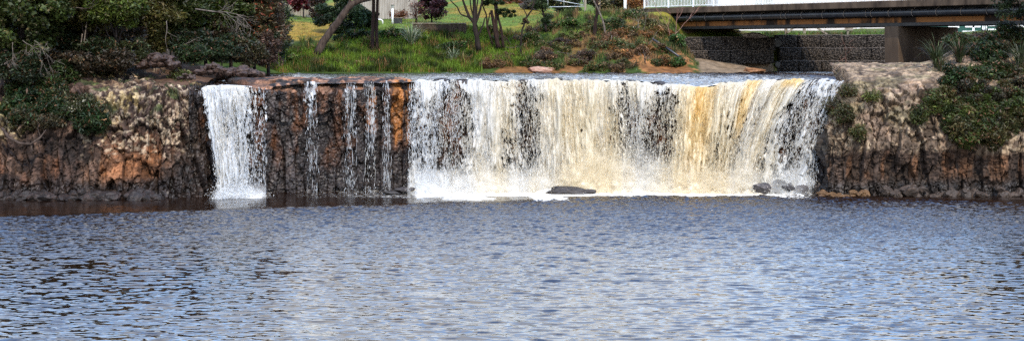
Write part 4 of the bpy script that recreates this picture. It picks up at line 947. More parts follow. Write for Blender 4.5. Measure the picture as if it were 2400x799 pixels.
treepx('soft green pine like crown hanging in front of the metal gate', 109.5, (1275, 70),
       [[(1280, 75), (1276, 45), (1270, 15), (1268, -20)], [(1276, 40), (1262, 25)], [(1274, 30), (1284, 14)]], [(.08, .06), (.03, .01), (.03, .01)], M_BARK,
       [(1266, 8, .55, .62, 3000, (.028, .045, .014), .10, .16, True, 11), (1282, 45, .4, .5, 1600, (.026, .046, .013), .09, .2, True, 12), (1270, -35, 1.0, .8, 2500, (.028, .045, .014), .1, .16, True, 13)])
treepx('brown trunk with a pale leaning bare limb on the earth bank', 109.5, (1395, 88),
       [[(1392, 92), (1396, 55), (1400, 25), (1399, -10)]], [(.14, .1)], M_BARKR, [(1398, -45, 1.6, .8, 3000, MG, .1, .3, True, 14)])
o = trunkpx([[(1419, 82), (1414, 55), (1404, 26), (1394, 8), (1386, -12)], [(1404, 26), (1406, 8), (1408, -12)]], [(.075, .045), (.035, .025)], 109, M_TWIG, 'dead_branch'); tag(o, 'pale bare limb leaning against the brown trunk on the earth bank', 'branch')
# garden bushes
for i, (px, cy, Y, rx, rz, n, base, size, asp, lab, cat, nm, al) in enumerate([
 (712, -2, 131, 1.3, 1.0, 4200, RD, .10, .5, 'wine red garden shrub in front of the grey paling fence', 'shrub', 'garden_shrub', (.16, .03, .03)),
 (746, 22, 127, .7, 1.3, 3200, (.03, .022, .014), .09, .4, 'dark brown shrub between the wine red shrub and the conifer', 'shrub', 'garden_shrub', (.12, .04, .03)),
 (675, -8, 132, .7, .7, 1800, DG, .1, .4, 'dark green bush peeping over the grey paling fence', 'shrub', 'garden_shrub', None),
 (800, 40, 112.5, 1.7, 1.5, 12000, (.016, .030, .010), .10, .2, 'dark feathery conifer behind the leaning trunk', 'tree', 'conifer_tree', None),
 (850, 48, 111.5, 1.0, 1.3, 8000, (.018, .033, .010), .10, .2, 'smaller dark conifer left of the pair of thin trunks', 'tree', 'conifer_tree', None),
 (1012, 12, 117, 1.15, 1.3, 9000, (.032, .012, .016), .09, .4, 'dense dark purple shrub standing behind the retaining wall', 'shrub', 'garden_shrub', (.07, .02, .02)),
 (975, 25, 115.5, .55, 1.0, 900, (.09, .04, .03), .06, .3, 'leggy reddish shrub of bare stems beside the lamp post', 'shrub', 'garden_shrub', (.2, .06, .04)),
 (935, 35, 118.5, .7, .3, 1400, (.14, .05, .02), .06, .4, 'low rust orange shrub at the foot of the pale board wall', 'shrub', 'garden_shrub', (.2, .09, .04)),
 (1330, 0, 124, 2.6, 1.0, 5000, (.025, .032, .012), .13, .15, 'dark reedy thicket behind the metal gate', 'shrub', 'reed_thicket', (.2, .16, .08)),
 (1430, -2, 123, 1.6, 1.0, 3600, (.05, .045, .018), .13, .15, 'dry reedy thicket left of the white post', 'shrub', 'reed_thicket', (.25, .18, .09)),
 (1492, 2, 122, 1.0, .9, 2600, (.20, .085, .03), .11, .2, 'orange brown dry thicket between the white post and the bridge railing', 'shrub', 'reed_thicket', (.12, .06, .03)),
 (1195, 2, 140, 2.2, .8, 3500, (.20, .06, .02), .11, .3, 'rust orange bushes at the top of the far lawn', 'shrub', 'garden_shrub', (.1, .06, .02)),
 (1250, 10, 132, 1.3, .6, 2200, (.06, .055, .045), .1, .3, 'grey leaved bush beyond the sapling', 'shrub', 'garden_shrub', None)]):
    C = W(px, cy, Y); g = gz(C[0], Y); top = C[2] - g
    plant(nm, (C[0], Y, g), lab, cat, (0, 0, max(top, .3)), (rx, rx * .8, rz), n, base, size, asp, K=30, cr=.4, seed=120 + i, alt=al, altp=.15, group='garden shrubs above the far bank' if cat == 'shrub' else 'garden conifers above the far bank', spray=asp < .3, limbs=12 if 'leggy' not in lab else 30, tr=.07, bark=M_BARKR if 'leggy' in lab else M_BARK)
# bushes on the bank face
for i, (px, py, rx, rz, n, base, size, asp, lab) in enumerate([
 (680, 150, .7, .45, 1500, (.07, .11, .02), .09, .35, 'bright light green weedy plant near the corner of the ledge'),
 (640, 130, .8, .7, 2400, (.045, .05, .018), .08, .3, 'olive brown scrub where the left trees meet the grass'),
 (915, 92, 1.3, .55, 4200, (.028, .06, .010), .14, .12, 'drooping clump of long dark grass left of the flax'),
 (830, 95, 1.5, .6, 3000, (.018, .034, .010), .12, .15, 'shaded grass clump under the conifers'),
 (1060, 118, 1.1, .5, 2600, (.022, .042, .010), .1, .2, 'dark green grass clump below the retaining wall'),
 (1245, 100, .8, .55, 3000, (.04, .062, .014), .08, .35, 'green shrub right of the slender sapling'),
 (1290, 70, .7, .55, 2600, (.032, .052, .012), .08, .35, 'dark leafy shrub below the pine like crown'),
 (1335, 62, .8, .45, 2600, (.045, .085, .014), .08, .35, 'fresh green shrub in the middle of the earth bank'),
 (1270, 140, .8, .5, 2400, (.05, .034, .022), .07, .2, 'dead brown scrub above the pale pink slab'),
 (1320, 110, 1.0, .5, 2600, (.055, .036, .026), .07, .15, 'grey brown brushwood heap on the bank'),
 (1365, 142, .9, .6, 2600, (.07, .042, .028), .07, .2, 'tangle of dead stems hanging to the river'),
 (1440, 62, .9, .55, 2600, (.034, .05, .014), .08, .35, 'dark green shrub right of the pale leaning limb'),
 (1480, 42, .8, .35, 1900, (.05, .075, .016), .08, .35, 'green shrub just under the road edge'),
 (1410, 112, .8, .4, 1800, (.05, .065, .016), .07, .3, 'scrubby green tuft below the pale leaning limb'),
 (1460, 115, .9, .45, 2200, (.05, .07, .018), .07, .3, 'loose green weeds beside the orange scar'),
 (1470, 155, .7, .4, 1800, (.06, .05, .02), .07, .25, 'brown fern fringe at the river edge'),
 (1545, 78, .8, .5, 2400, (.10, .075, .025), .09, .12, 'tan hanging grass tuft over the orange scar'),
 (1520, 60, .7, .4, 1800, (.075, .07, .022), .08, .2, 'yellowish grass clump beside the bridge end'),
 (1580, 105, .75, .75, 4200, (.035, .075, .016), .08, .35, 'bushy green shrub below the black pipe end'),
 (1575, 150, .75, .35, 3200, (.028, .06, .010), .09, .15, 'smooth mound of green grass beside the gravel bank'),
 (1430, 95, .6, .4, 1200, (.12, .06, .03), .07, .15, 'red brown dead fern hanging by the orange scar')]):
    p = hit(px, py); zc = CAM_H - (py - HOR) / F * p[1]
    plant('shrub', (p[0], p[1], p[2]), lab, 'shrub', (0, -.1, .1), (rx, .45, rz), n, base, size, asp, K=22, cr=.3, seed=160 + i, alt=(.16, .1, .05), altp=.12, group='shrubs on the face of the far bank', limbs=6, tr=.03, spray=asp < .25)
rg = np.random.default_rng(78)
for i in range(60):
    px = rg.uniform(1120, 1560); py = rg.uniform(62, 170)
    p = hit(px, py); a, b = rg.uniform(.3, .7), rg.uniform(.18, .38)
    brown = i % 5 in (1, 3)
    plant('shrub', tuple(p), 'low dead brown scrub scattered over the earth bank' if brown else 'low green weed clump scattered over the earth bank', 'shrub', (0, -.1, b * .5), (a, .3, b), 1100, [(.05, .07, .014), (.10, .055, .025), (.03, .05, .010), (.075, .048, .022), (.07, .085, .018)][i % 5], .06, .3, K=14, cr=.2, seed=800 + i, alt=(.2, .11, .05), altp=.2, group='dead scrub on the earth bank' if brown else 'green weeds on the earth bank', limbs=3, tr=.015, spray=bool(i % 2))
rg = np.random.default_rng(79)
for i in range(16):
    px = rg.uniform(1440, 1570); py = rg.uniform(75, 168); p = hit(px, py); a, b = rg.uniform(.3, .6), rg.uniform(.2, .35)
    plant('shrub', tuple(p), 'rust orange dry fern hanging on the bank left of the bridge', 'shrub', (0, -.1, b * .5), (a, .3, b), 1200, [(.20, .085, .025), (.15, .075, .03), (.24, .12, .04)][i % 3], .07, .25, K=14, cr=.22, seed=950 + i, alt=(.06, .06, .015), altp=.2, group='rust orange ferns on the bank', limbs=3, tr=.015, spray=True)
rg = np.random.default_rng(77)
for i in range(46):
    px = rg.uniform(650, 1330); py = rg.uniform(100, 166) if px < 900 else rg.uniform(75, 166)
    flax(hit(px, py), 'grass tussock standing out of the far bank', 46, rg.uniform(.5, .95), [(.05, .10, .012), (.03, .06, .01), (.08, .13, .02), (.11, .085, .03)][i % 4], 700 + i, group='grass tussocks on the far bank', cat='grass tuft', name='grass_tussock', wd=.018, altp=.2, alt=(.2, .14, .06))
for i, (px, py, n, L, lab) in enumerate([(965, 110, 120, 2.3, 'large arching flax with pale blades left of the retaining wall'), (1062, 148, 46, 1.3, 'smaller pale arching flax low on the bank')]):
    flax(hit(px, py), lab, n, L, (.10, .14, .06), 500 + i, alt=(.34, .34, .22), altp=.35)
bare('bare_shrub', hit(1500, 80), 'leafless pale shrub on the bank left of the bridge', 'shrub', [(0, 0, 0), (.15, 0, 0), (-.1, 0, 0)], (0, 0, 1), 1.5, .03, M_TWIG, 31, 1, 3, spread=.35)
bare('bare_shrub', hit(1578, 95), 'tall leafless pinkish shrub in front of the black pipe end', 'shrub', [(0, 0, 0), (.2, 0, 0), (-.15, 0, 0)], (0, 0, 1), 2.4, .03, M_TWIGR, 32, 2, 3, spread=.28)
bare('dead_branch', hit(1510, 155), 'white driftwood twigs at the foot of the orange scar', 'branch', [(0, -.2, .2), (.1, -.2, .1)], (-.2, -.2, .7), .9, .03, M_TWIG, 33, 2, 3)
bare('dead_branch', hit(1515, 112), 'bare grey stick slanting up from the orange scar', 'branch', (0, -.2, 0), (.6, -.1, .55), 1.4, .03, M_TWIG, 34, 1, 3)
bare('dead_branch', hit(1433, 100), 'white hooked root dangling on the bank', 'branch', (0, -.3, .5), (.1, -.1, -.9), 1.0, .035, M_TWIG, 36, 1, 1)
bare('dead_branch', hit(1305, 125), 'pale fallen twigs above the pink slab', 'branch', [(0, -.3, .1), (-.5, -.3, .2)], (.8, -.2, .1), 1.3, .025, M_TWIG, 37, 2, 3)
bare('dead_branch', hit(1200, 122), 'pale root stick lying below the slim trunks', 'branch', (-.5, -.2, .35), (1, 0, -.25), 1.7, .03, M_TWIG, 38, 1, 2, spread=.4)

# --- grass
def grass(name, n, xr, yr, L, wd, base, alt, altp, seed, cond, arch=.5):
    r = np.random.default_rng(seed); x = r.uniform(*xr, n * 2); y = r.uniform(*yr, n * 2); z = ground(x, y)
    ok = cond(x, y, z, r); x, y, z = x[ok][:n], y[ok][:n], z[ok][:n]; m = len(x)
    az = r.uniform(0, 6.283, m); l = L * np.exp(r.normal(0, .35, m)) * (.5 + 1.0 * fbm(x / .9, y / .9, seed)); t = r.uniform(.1, arch, m)
    h = np.stack([np.cos(az), np.sin(az), 0 * az], -1); s = np.stack([-h[:, 1], h[:, 0], 0 * az], -1) * wd
    b = np.stack([x, y, z - .03], -1); u = np.array((0, 0, 1.))
    mid = b + (u * np.cos(t * .6)[:, None] + h * np.sin(t * .6)[:, None]) * (l * .55)[:, None]; tip = mid + (u * np.cos(t * 1.8)[:, None] + h * np.sin(t * 1.8)[:, None]) * (l * .5)[:, None]
    v = np.stack([b - s, b + s, mid + s * .8, mid - s * .8, tip], 1).reshape(-1, 3); k = np.arange(m)[:, None] * 5
    pt = fbm(x / 1.1, y / .8, seed + 1); c = np.asarray(base)[None] * np.exp(r.normal(0, .3, m))[:, None] * (.3 + 1.4 * sm(.3, .7, pt))[:, None]; altp = altp * 2.5 * sm(.45, .7, fbm(x / .8, y / .8, seed + 9)) * (1 + 1.2 * sm(-8, 0, x))
    q = r.uniform(0, 1, m) < altp; c[q] = np.asarray(alt) * np.exp(r.normal(0, .3, q.sum()))[:, None]
    o = npmesh(name, v, [k + np.array([[0, 1, 2, 3]]), k + np.array([[3, 2, 4]])], M_GRASS, col=np.repeat(c, 5, axis=0))
    return tag(o, kind='stuff')
grass('bank_grass', 80000, (-16.5, 1.5), (101.5, 111.5), .32, .017, (.072, .112, .009), (.24, .12, .045), .10, 900, lambda x, y, z, r: (z > 6.02) & (y < tab(x, [(-16, 106.5), (-12.5, 107.4), (-11, 111), (5, 111.5)])) & (r.uniform(0, 1, len(x)) < .35 + .65 * sm(.38, .55, fbm(x / 1.2, y / 1.2, 77))) & ((x < -2) | (z > 6.35)))
grass('scrub_grass', 26000, (1, 13), (104, 114), .26, .014, (.05, .07, .016), (.2, .12, .05), .35, 901, lambda x, y, z, r: (z > 6.45) & (r.uniform(0, 1, len(x)) < sm(.42, .58, fbm(x / 1.1, y / 1.1, 78)) + .12))
grass('lawn_grass', 40000, (-23, 10), (108, 138), .07, .02, (.09, .13, .02), (.22, .13, .03), .25, 902, lambda x, y, z, r: (z > 8.2))
grass('verge_grass', 5000, (19.5, 30), (116.2, 120), .22, .016, (.07, .12, .018), (.2, .12, .05), .1, 903, lambda x, y, z, r: z > 8.3)

def tangle(V, box, n, group, label, cols, seed, rx=(.5, .95), rz=(.35, .75), leaves=3200, keep=None):
    r = np.random.default_rng(seed)
    for i in range(n):
        px, py = r.uniform(box[0], box[2]), r.uniform(box[1], box[3])
        if keep and not keep(px, py): continue
        C = onrock(V, px, py, .12); a, b = r.uniform(*rx), r.uniform(*rz); zb = C[2] - b * .9
        plant('shrub', (C[0], C[1], zb), label, 'shrub', (0, 0, b * .9), (a, .45, b), leaves, cols[i % len(cols)], r.uniform(.07, .1), r.uniform(.25, .4), K=22, cr=.32, seed=seed * 7 + i, alt=(.13, .065, .03), altp=r.uniform(.03, .2), group=group, limbs=5, tr=.03, spray=bool(i % 2))
tangle(VR, (2215, 165, 2420, 325), 26, 'bushes covering the right bank', 'dark hanging bush in the tangle that covers the right bank', [(.034, .048, .010), (.052, .046, .014), (.062, .052, .018), (.045, .060, .012)], 71, keep=lambda x, y: y < 200 + (x - 2200) * 1.3 + 40)
tangle(VL, (45, 165, 225, 290), 22, 'bushes covering the left cliff', 'dark bush in the tangle that covers the far left cliff', [(.016, .03, .009), (.026, .04, .011), (.04, .036, .014), (.02, .034, .01)], 72)
rg = np.random.default_rng(91)
for i in range(22):
    px, py = rg.uniform(2225, 2420), rg.uniform(78, 175)
    C = W(px, py, 87.5 - (py - 78) * .03) if py < 135 else onrock(VR, px, py, .1); a, b = rg.uniform(.7, 1.1), rg.uniform(.4, .65)
    if py < 110 and px < 2345: b *= .6
    plant('shrub', (C[0], C[1], C[2] - b), 'dark shrub in the thicket on top of the right bank', 'shrub', (0, 0, b * .8), (a, .6, b), 3600, [(.028, .040, .010), (.045, .036, .014), (.024, .036, .009)][i % 3], .085, .35, K=24, cr=.34, seed=860 + i, alt=(.12, .06, .03), altp=.12, group='thicket on top of the right bank', limbs=8, tr=.03, spray=bool(i % 2))
# --- right bank bushes and flax
for i, (px, cy, Y, rx, rz, n, base, size, asp, lab, spray) in enumerate([
 (2235, 185, 84, 1.0, .8, 5200, (.020, .036, .011), .085, .4, 'dark green leafy bush on the edge of the right rock', False),
 (2320, 130, 85, 1.1, 1.0, 5200, (.018, .033, .011), .085, .4, 'dark bush below the flax at the right edge', False),
 (2300, 215, 82.4, 1.3, .8, 4600, (.034, .030, .014), .08, .3, 'brownish undergrowth in the middle of the right bank', True),
 (2390, 210, 81.8, 1.0, 1.0, 3800, (.03, .028, .013), .08, .3, 'shaded brown undergrowth at the right picture edge', True),
 (2190, 235, 81.2, .5, .7, 2000, (.06, .075, .016), .07, .3, 'mossy yellow green clump on the right rock face', True),
 (2150, 262, 80.3, .35, .55, 1300, (.05, .06, .015), .07, .25, 'small green tuft in a crack of the right rock', True),
 (2240, 290, 80.4, .8, .55, 2800, (.035, .042, .013), .08, .3, 'hanging dark plants above the pale lichened blocks', True),
 (2340, 285, 80.6, 1.1, .55, 3400, (.035, .038, .012), .08, .3, 'hanging olive grass over the dark lower band of rock', True),
 (2045, 232, 80.6, .3, .22, 700, (.07, .075, .015), .06, .3, 'yellow green moss cushion high on the right rock', True),
 (1985, 205, 80.2, .35, .25, 1200, (.06, .055, .018), .06, .25, 'mossy brown tuft at the upper left corner of the right rock', True),
 (1978, 265, 80.2, .45, .5, 2000, (.05, .05, .016), .06, .25, 'hanging mossy grass on the left corner of the right rock', True),
 (2010, 300, 80.2, .3, .3, 1000, (.06, .062, .016), .06, .25, 'small moss patch low on the left corner of the right rock', True),
 (1950, 240, 80.2, .4, .5, 1600, (.045, .04, .016), .06, .25, 'dry brown moss hanging beside the right end of the falls', True),
 (2290, 95, 88, .9, .3, 2000, (.06, .032, .018), .07, .3, 'low reddish scrub in front of the green building', True),
 (2365, 75, 87, .7, .6, 2200, (.02, .03, .011), .08, .3, 'dark scrub between the green building and the overhanging tree', True)]):
    C = onrock(VR, px, cy, .1) if cy > 140 else W(px, cy, Y); zb = C[2] - rz * .9; Y = C[1]
    plant('shrub', (C[0], Y, zb), lab, 'shrub', (0, 0, rz * .9), (rx, .5, rz), int(n * 1.4), base, size, asp, K=24, cr=.34, seed=220 + i, alt=(.14, .07, .04), altp=.08, group='bushes on the right bank', limbs=8, tr=.035, spray=spray)
for i, (px, py, Y, n, L, base, lab) in enumerate([(2195, 150, 85.5, 120, 1.9, (.04, .05, .018), 'spiky dark flax in front of the bridge pier'), (2250, 140, 86.5, 90, 1.9, (.032, .042, .016), 'upright dark flax in front of the green building'), (2385, 150, 84.5, 100, 1.8, (.07, .085, .04), 'arching flax with pale curled blades at the right edge'), (2205, 160, 84, 40, 1.2, (.05, .055, .022), 'low flax leaning over the right rock')]):
    flax(onrock(VR, px, py), lab, n, L, base, 520 + i, alt=(.3, .28, .2) if 'pale' in lab else (.14, .08, .05), altp=.25 if 'pale' in lab else .12)
C = W(2385, 5, 86); plant('broadleaf_tree', (C[0] + .8, 86, 7.4), 'dark overhanging tree in the top right corner', 'tree', (-.4, 0, C[2] + .6 - 7.4), (1.6, 1.3, 1.9), 8000, (.022, .034, .012), .09, .35, K=36, cr=.5, seed=300, limbs=14, tr=.12)
C = W(2480, 60, 84); plant('broadleaf_tree', (C[0], 84, 7.4), 'dark tree beyond the right picture edge', 'tree', (0, 0, 3), (2.2, 2, 3), 8000, (.022, .034, .012), .11, .35, K=40, cr=.6, seed=301, limbs=14, tr=.14)
bare('bare_shrub', W(1985, 158, 114.6), 'small leafless reddish tree growing in front of the gabion wall', 'shrub', (0, 0, 0), (0, 0, 1), 1.7, .035, M_TWIGR, 41, 2, 4, spread=.7)

# ------------------------------------------------------------------ bridge
BA = np.array((10.06, 116.8, 0)); BD = np.array((.616, -.788, 0)); BN = np.array((.788, .616, 0)); UP = np.array((0, 0, 1.))
def bp(s, w, z): return BA + BD * s + BN * w + UP * z
def bbox(mb, s0, s1, w0, w1, z0, z1):
    c = bp((s0 + s1) / 2, (w0 + w1) / 2, (z0 + z1) / 2); return mb.obox(c, BD * (s1 - s0) / 2, BN * (w1 - w0) / 2, UP * (z1 - z0) / 2)
bridge = empty('road_bridge', BA + UP * 8, 'concrete road bridge on black steel girders crossing the river at top right', 'bridge')
BO = BA + UP * 8; SE = 46
bbox(MB(), -1, SE, 0, 7.6, 10.3, 10.6).build('deck', M_CONC, bridge, bevel=.03, off=BO)
mb = MB(); bbox(mb, -.3, SE, -.06, .28, 10.24, 10.68); mb.build('kerb_beam', M_CONC, bridge, bevel=.03, off=BO)
mb = MB(); bbox(mb, -.3, SE, 7.32, 7.66, 10.24, 10.68); mb.build('kerb_beam', M_CONC, bridge, bevel=.03, off=BO)
for w in (1.15, 3.1, 5.0, 6.7):
    mb = MB(); bbox(mb, 1.4, SE, w - .03, w + .03, 9.2, 10.3); bbox(mb, 1.4, SE, w - .18, w + .18, 10.22, 10.297)
    for s in np.arange(2.5, SE, 3.6): bbox(mb, s, s + .03, w - .16, w - .033, 9.2, 10.22)
    g = mb.build('girder', M_STEEL, bridge, off=BO)
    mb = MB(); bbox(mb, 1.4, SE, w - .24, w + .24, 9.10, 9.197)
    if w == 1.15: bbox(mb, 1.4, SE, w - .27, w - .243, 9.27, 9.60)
    q = mb.build('bottom_flange', M_RUST_LIT if w == 1.15 else M_STEEL, g, off=BO)
mb = MB(); bbox(mb, 1.4, SE, 1.15 - .31, 1.15 - .245, 9.06, 9.265); mb.build('bottom_plate', M_STEEL, bridge, off=BO)
pts = [bp(.4, .2, 9.1), bp(.7, .3, 9.4), bp(1.2, .42, 9.66), bp(2.2, .5, 9.84)] + [bp(s, .52, 9.89) for s in np.arange(3.2, SE, 1.5)]
pipe = MB().tube(pts, .23, 14).build('pipe', M_PIPE, bridge, smooth=True, off=BO)
for i, s in enumerate(np.arange(4.3, 40, 1.84)):
    for ds in ((0, .42) if i in (0, 5, 9) else (0,)):
        P = [bp(s + ds, .52, 9.89) + .255 * (-BN * math.sin(a) + UP * math.cos(a)) for a in np.linspace(-.3, 2.7, 9)]
        MB().tube([P[0] + UP * .25] + P, .022, 5).build('strap', M_STRAP, pipe, off=BO)
# abutment and pier
mb = MB(); bbox(mb, -.6, 3.2, .7, 7.2, 8.45, 9.04); bbox(mb, -.6, 1.35, .7, 7.2, 9.04, 10.22); mb.build('abutment', M_CONC2, bridge, bevel=.04, off=BO)
def pier(s0):
    mb = MB(); a, b = .55, .8
    v = [bp(s0 - a * .0 + ds * t, w, z) for z, t in ((4.8, 1.15), (9.04, 1.0)) for ds, w in ((-a, .6 if z > 6 else .75), (a, .6 if z > 6 else .75), (a, 7.0), (-a, 7.0))]
    mb.add(v, [(3, 2, 1, 0), (4, 5, 6, 7), (0, 1, 5, 4), (1, 2, 6, 5), (2, 3, 7, 6), (3, 0, 4, 7)])
    return mb.build('pier', M_CONC2, bridge, bevel=.05, off=BO)
def s_of(px, w=0):
    s = np.linspace(-2, 45, 4000); P = BA[None] + BD[None] * s[:, None] + BN[None] * w; q = 1200 + F * P[:, 0] / P[:, 1]
    return float(s[np.argmin(np.abs(q - px))])
pier(s_of(2088, .6))
# railings
def railing(w, s0, s1, pitch=2.62):
    k = 0
    for s in np.arange(s0, s1, pitch):
        e = min(s + pitch, s1); r = bbox(MB(), s - .04, s + .04, w - .04, w + .04, 10.682, 11.85).build('railing_post', M_WHITE, bridge, off=BO)
        mb = MB(); bbox(mb, s + .045, e - .045, w - .022, w + .022, 10.76, 10.82); bbox(mb, s + .045, e - .045, w - .03, w + .03, 11.74, 11.8)
        for q in np.arange(s + .17, e - .08, .155): bbox(mb, q - .012, q + .012, w - .012, w + .012, 10.822, 11.738)
        mb.build('railing_panel', M_WHITE, r, off=BO)
railing(.1, -.1, 36); railing(7.5, -.1, 30)

# ------------------------------------------------------------------ gabion walls
def gabion(label, x0, x1, Yw, tiers, length, group, top=8.64):
    root = empty('gabion_wall', ((x0 + x1) / 2, Yw, top - .97 * tiers), label, 'wall', group); off = np.array(root.location)
    for t in range(tiers):
        z1 = top - .97 * t; z0 = z1 - .95; y = Yw - .14 * t; x = x0 + (.3 if t % 2 else 0) - .35
        while x < x1:
            e = min(x + length, x1 + .2); nx_, nz_ = max(4, int((e - x) / .09)), 11
            # a rock filled cage: lumpy front and top
            U, Vv = np.meshgrid(np.linspace(x + .012, e - .012, nx_), np.linspace(0, 1, nz_ + 6), indexing='ij')
            fr = np.minimum(Vv * (nz_ + 5) / nz_, 1); tp = np.maximum(Vv * (nz_ + 5) / nz_ - 1, 0) * nz_ / 5
            edge = np.minimum(np.minimum(U - x, e - U) / .12, 1); lump = (voro(U / .14, fr * 7 + tp * 5 + t, int(x * 10) & 255)[0] - .4) * -.10
            bul = .08 * np.sin(np.pi * fr) * edge
            Y = y - bul - lump * .8 + tp * .9 + (1 - edge) * .06; Z = z0 + fr * (z1 - z0) + lump * .4 * (tp > 0) + .05 * (vn(U / 1.2, U * 0 + t, 3) - .5) * fr * 2
            npmesh('gabion_basket', np.stack([U, Y, Z], -1).reshape(-1, 3), gridfaces(nx_, nz_ + 6), M_GABION, root, off=off)
            x = e
    mb = MB()
    mb.box(x0, x1, Yw + .3, Yw + 1, top - .97 * tiers, top - .06); mb.build('core', M_STEEL, root, off=off)
    for t in range(tiers):
        z1 = top - .97 * t; mb = MB(); P = [np.array((x, Yw - .14 * t - .11, z1 + .012 + .04 * (vn(np.array([x / 1.2]), np.array([float(t)]), 3)[0] - .5) * 2)) for x in np.arange(x0, x1 + .1, .35)]
        mb.tube(P, .014, 4); mb.build('wire_edge', M_STRAP, root, off=off)
    return root
gabion('sunlit three tier gabion wall of grey stones right of the dark gap', 20.15, 31, 116, 3, 1.75, 'gabion walls under the bridge')
gabion('shaded brown gabion wall under the left end of the bridge', 12.9, 19.2, 113, 2, 1.6, 'gabion walls under the bridge', top=8.45)
o = MB().tube([(19.75, 114.2, 8.05), (19.75, 116, 8.0)], .3, 14).build('culvert_pipe', M_PIPE); tag(o, 'large dark pipe mouth in the gap between the two gabion walls', 'pipe', 'pipe mouths in the gap')
o = MB().tube([(19.7, 113.8, 6.45), (19.7, 116, 6.4)], .2, 14).build('culvert_pipe', M_PIPE); tag(o, 'smaller pipe mouth just above the river in the gap', 'pipe', 'pipe mouths in the gap')
a = hit(1528, 100); b = hit(1598, 143)
o = MB().tube([a + (0, -.2, .25), (a + b) / 2 + (0, -.3, .2), b + (0, -.2, .1)], .075, 10).build('drain_pipe', M_PIPE, smooth=True); tag(o, 'dark drain pipe running down the bank beside the orange scar', 'pipe')
rock('rock', W(1770, 84, 112.6), (.9, .5, .35), 430, (.13, .1, .08), 'broken concrete lump on top of the shaded gabion wall', hi=(.3, .26, .22))
rock('rock', W(1765, 166, 106.5), (.9, .5, .25), 431, (.2, .09, .035), 'rust brown rock at the toe of the gravel bank', hi=(.3, .14, .06))

# ------------------------------------------------------------------ buildings, fences and garden things
hs = empty('house', (27, 142, 9.1), 'pale walled house seen under and over the bridge', 'house')
MB().box(19, 36.5, 142, 150, 8.6, 13.2).build('wall', M_HWALL, hs, off=(27, 142, 9.1))
mb = MB(); mb.add([(18.4, 141.4, 13.2), (37.1, 141.4, 13.2), (37.1, 150.6, 13.2), (18.4, 150.6, 13.2), (18.4, 146, 15.6), (37.1, 146, 15.6)], [(0, 1, 5, 4), (2, 3, 4, 5), (0, 4, 3), (1, 2, 5), (3, 2, 1, 0)]); mb.build('roof', M_ROOF, hs, off=(27, 142, 9.1))
MB().box(31.9, 32.1, 141.93, 141.997, 8.8, 13.1).build('downpipe', M_WHITE, hs, off=(27, 142, 9.1))
MB().box(22.5, 24, 141.95, 141.997, 11, 12.4).build('window', M_GLASS, hs, off=(27, 142, 9.1))
gb = empty('green_building', (38.5, 124, 8.5), 'dark green building with white window frames under the right end of the bridge', 'building'); go = (38.5, 124, 8.5)
MB().box(34.6, 46, 124, 132, 7.6, 12.5).build('wall', M_GREEN, gb, off=go)
mb = MB(); mb.add([(34.2, 123.5, 12.5), (46.4, 123.5, 12.5), (46.4, 132.5, 12.5), (34.2, 132.5, 12.5), (34.2, 128, 14.5), (46.4, 128, 14.5)], [(0, 1, 5, 4), (2, 3, 4, 5), (0, 4, 3), (1, 2, 5), (3, 2, 1, 0)]); mb.build('roof', M_ROOF, gb, off=go)
def gpx(x0, x1, y0, y1, name='window_frame'):
    a = W(x0, y1, 123.95); b = W(x1, y0, 123.95); MB().box(a[0], b[0], 123.93, 123.997, a[2], b[2]).build(name, M_WHITE, gb, off=go)
gpx(2222, 2248, 54, 66, 'white_panel'); gpx(2262, 2298, 59, 65, 'weatherboard'); gpx(2255, 2298, 73, 79, 'weatherboard'); gpx(2279, 2284, 50, 92); gpx(2302, 2305, 50, 86, 'corner_board'); gpx(2307, 2309, 50, 86, 'corner_board'); gpx(2311, 2313, 50, 86, 'corner_board'); gpx(2316, 2334, 50, 62, 'white_panel'); gpx(2316, 2334, 68, 84, 'white_panel'); gpx(2340, 2420, 46, 74, 'white_panel')
def paling_fence(name, label, a, b, hgt, mat, cat='fence', pw=.14, gap=.035, group=None, jag=.12):
    a = np.array(a, float); b = np.array(b, float); L = np.hypot(*(b - a)[:2]); d = (b - a) / L; nrm = np.array((-d[1], d[0], 0)); nrm /= np.linalg.norm(nrm)
    root = empty(name, a, label, cat, group); mb = MB(); n = int(L / (pw + gap)); r = np.random.default_rng(n)
    for i in range(n):
        p = a + d * i * (pw + gap); h = hgt + r.uniform(-jag, jag); t = r.normal(0, .01)
        mb.obox(p + UP * h / 2, np.array((d[0], d[1], t)) * pw / 2, nrm * .012, UP * h / 2)
    mb.build('palings', mat, root, off=a)
    for k in (.3, hgt - .35):
        MB().bar(a + UP * k + nrm * .05, b + UP * k + nrm * .05, .05, .09).build('rail', mat, root, off=a)
    for t in np.arange(0, L, 2.4): MB().box(*(q for c in zip((a + d * t + nrm * .14) - .05, (a + d * t + nrm * .14) + .05) for q in c)).build('post', mat, root, off=a) if False else MB().bar(a + d * t + nrm * .14 - UP * .3, a + d * t + nrm * .14 + UP * (hgt - .1), .1, .1).build('post', mat, root, off=a)
    return root
a = W(600, 24, 136); b = W(760, 46, 133); paling_fence('paling_fence', 'weathered grey paling fence at the top of the sloping lawn', a, b, 1.55, M_PALING)
a = W(840, 46, 122.5); b = W(985, 44, 121.5); paling_fence('board_fence', 'tall pale vertical board wall behind the lamp post', a, b, 2.6, M_BOARD, pw=.2, gap=.008, jag=.02)
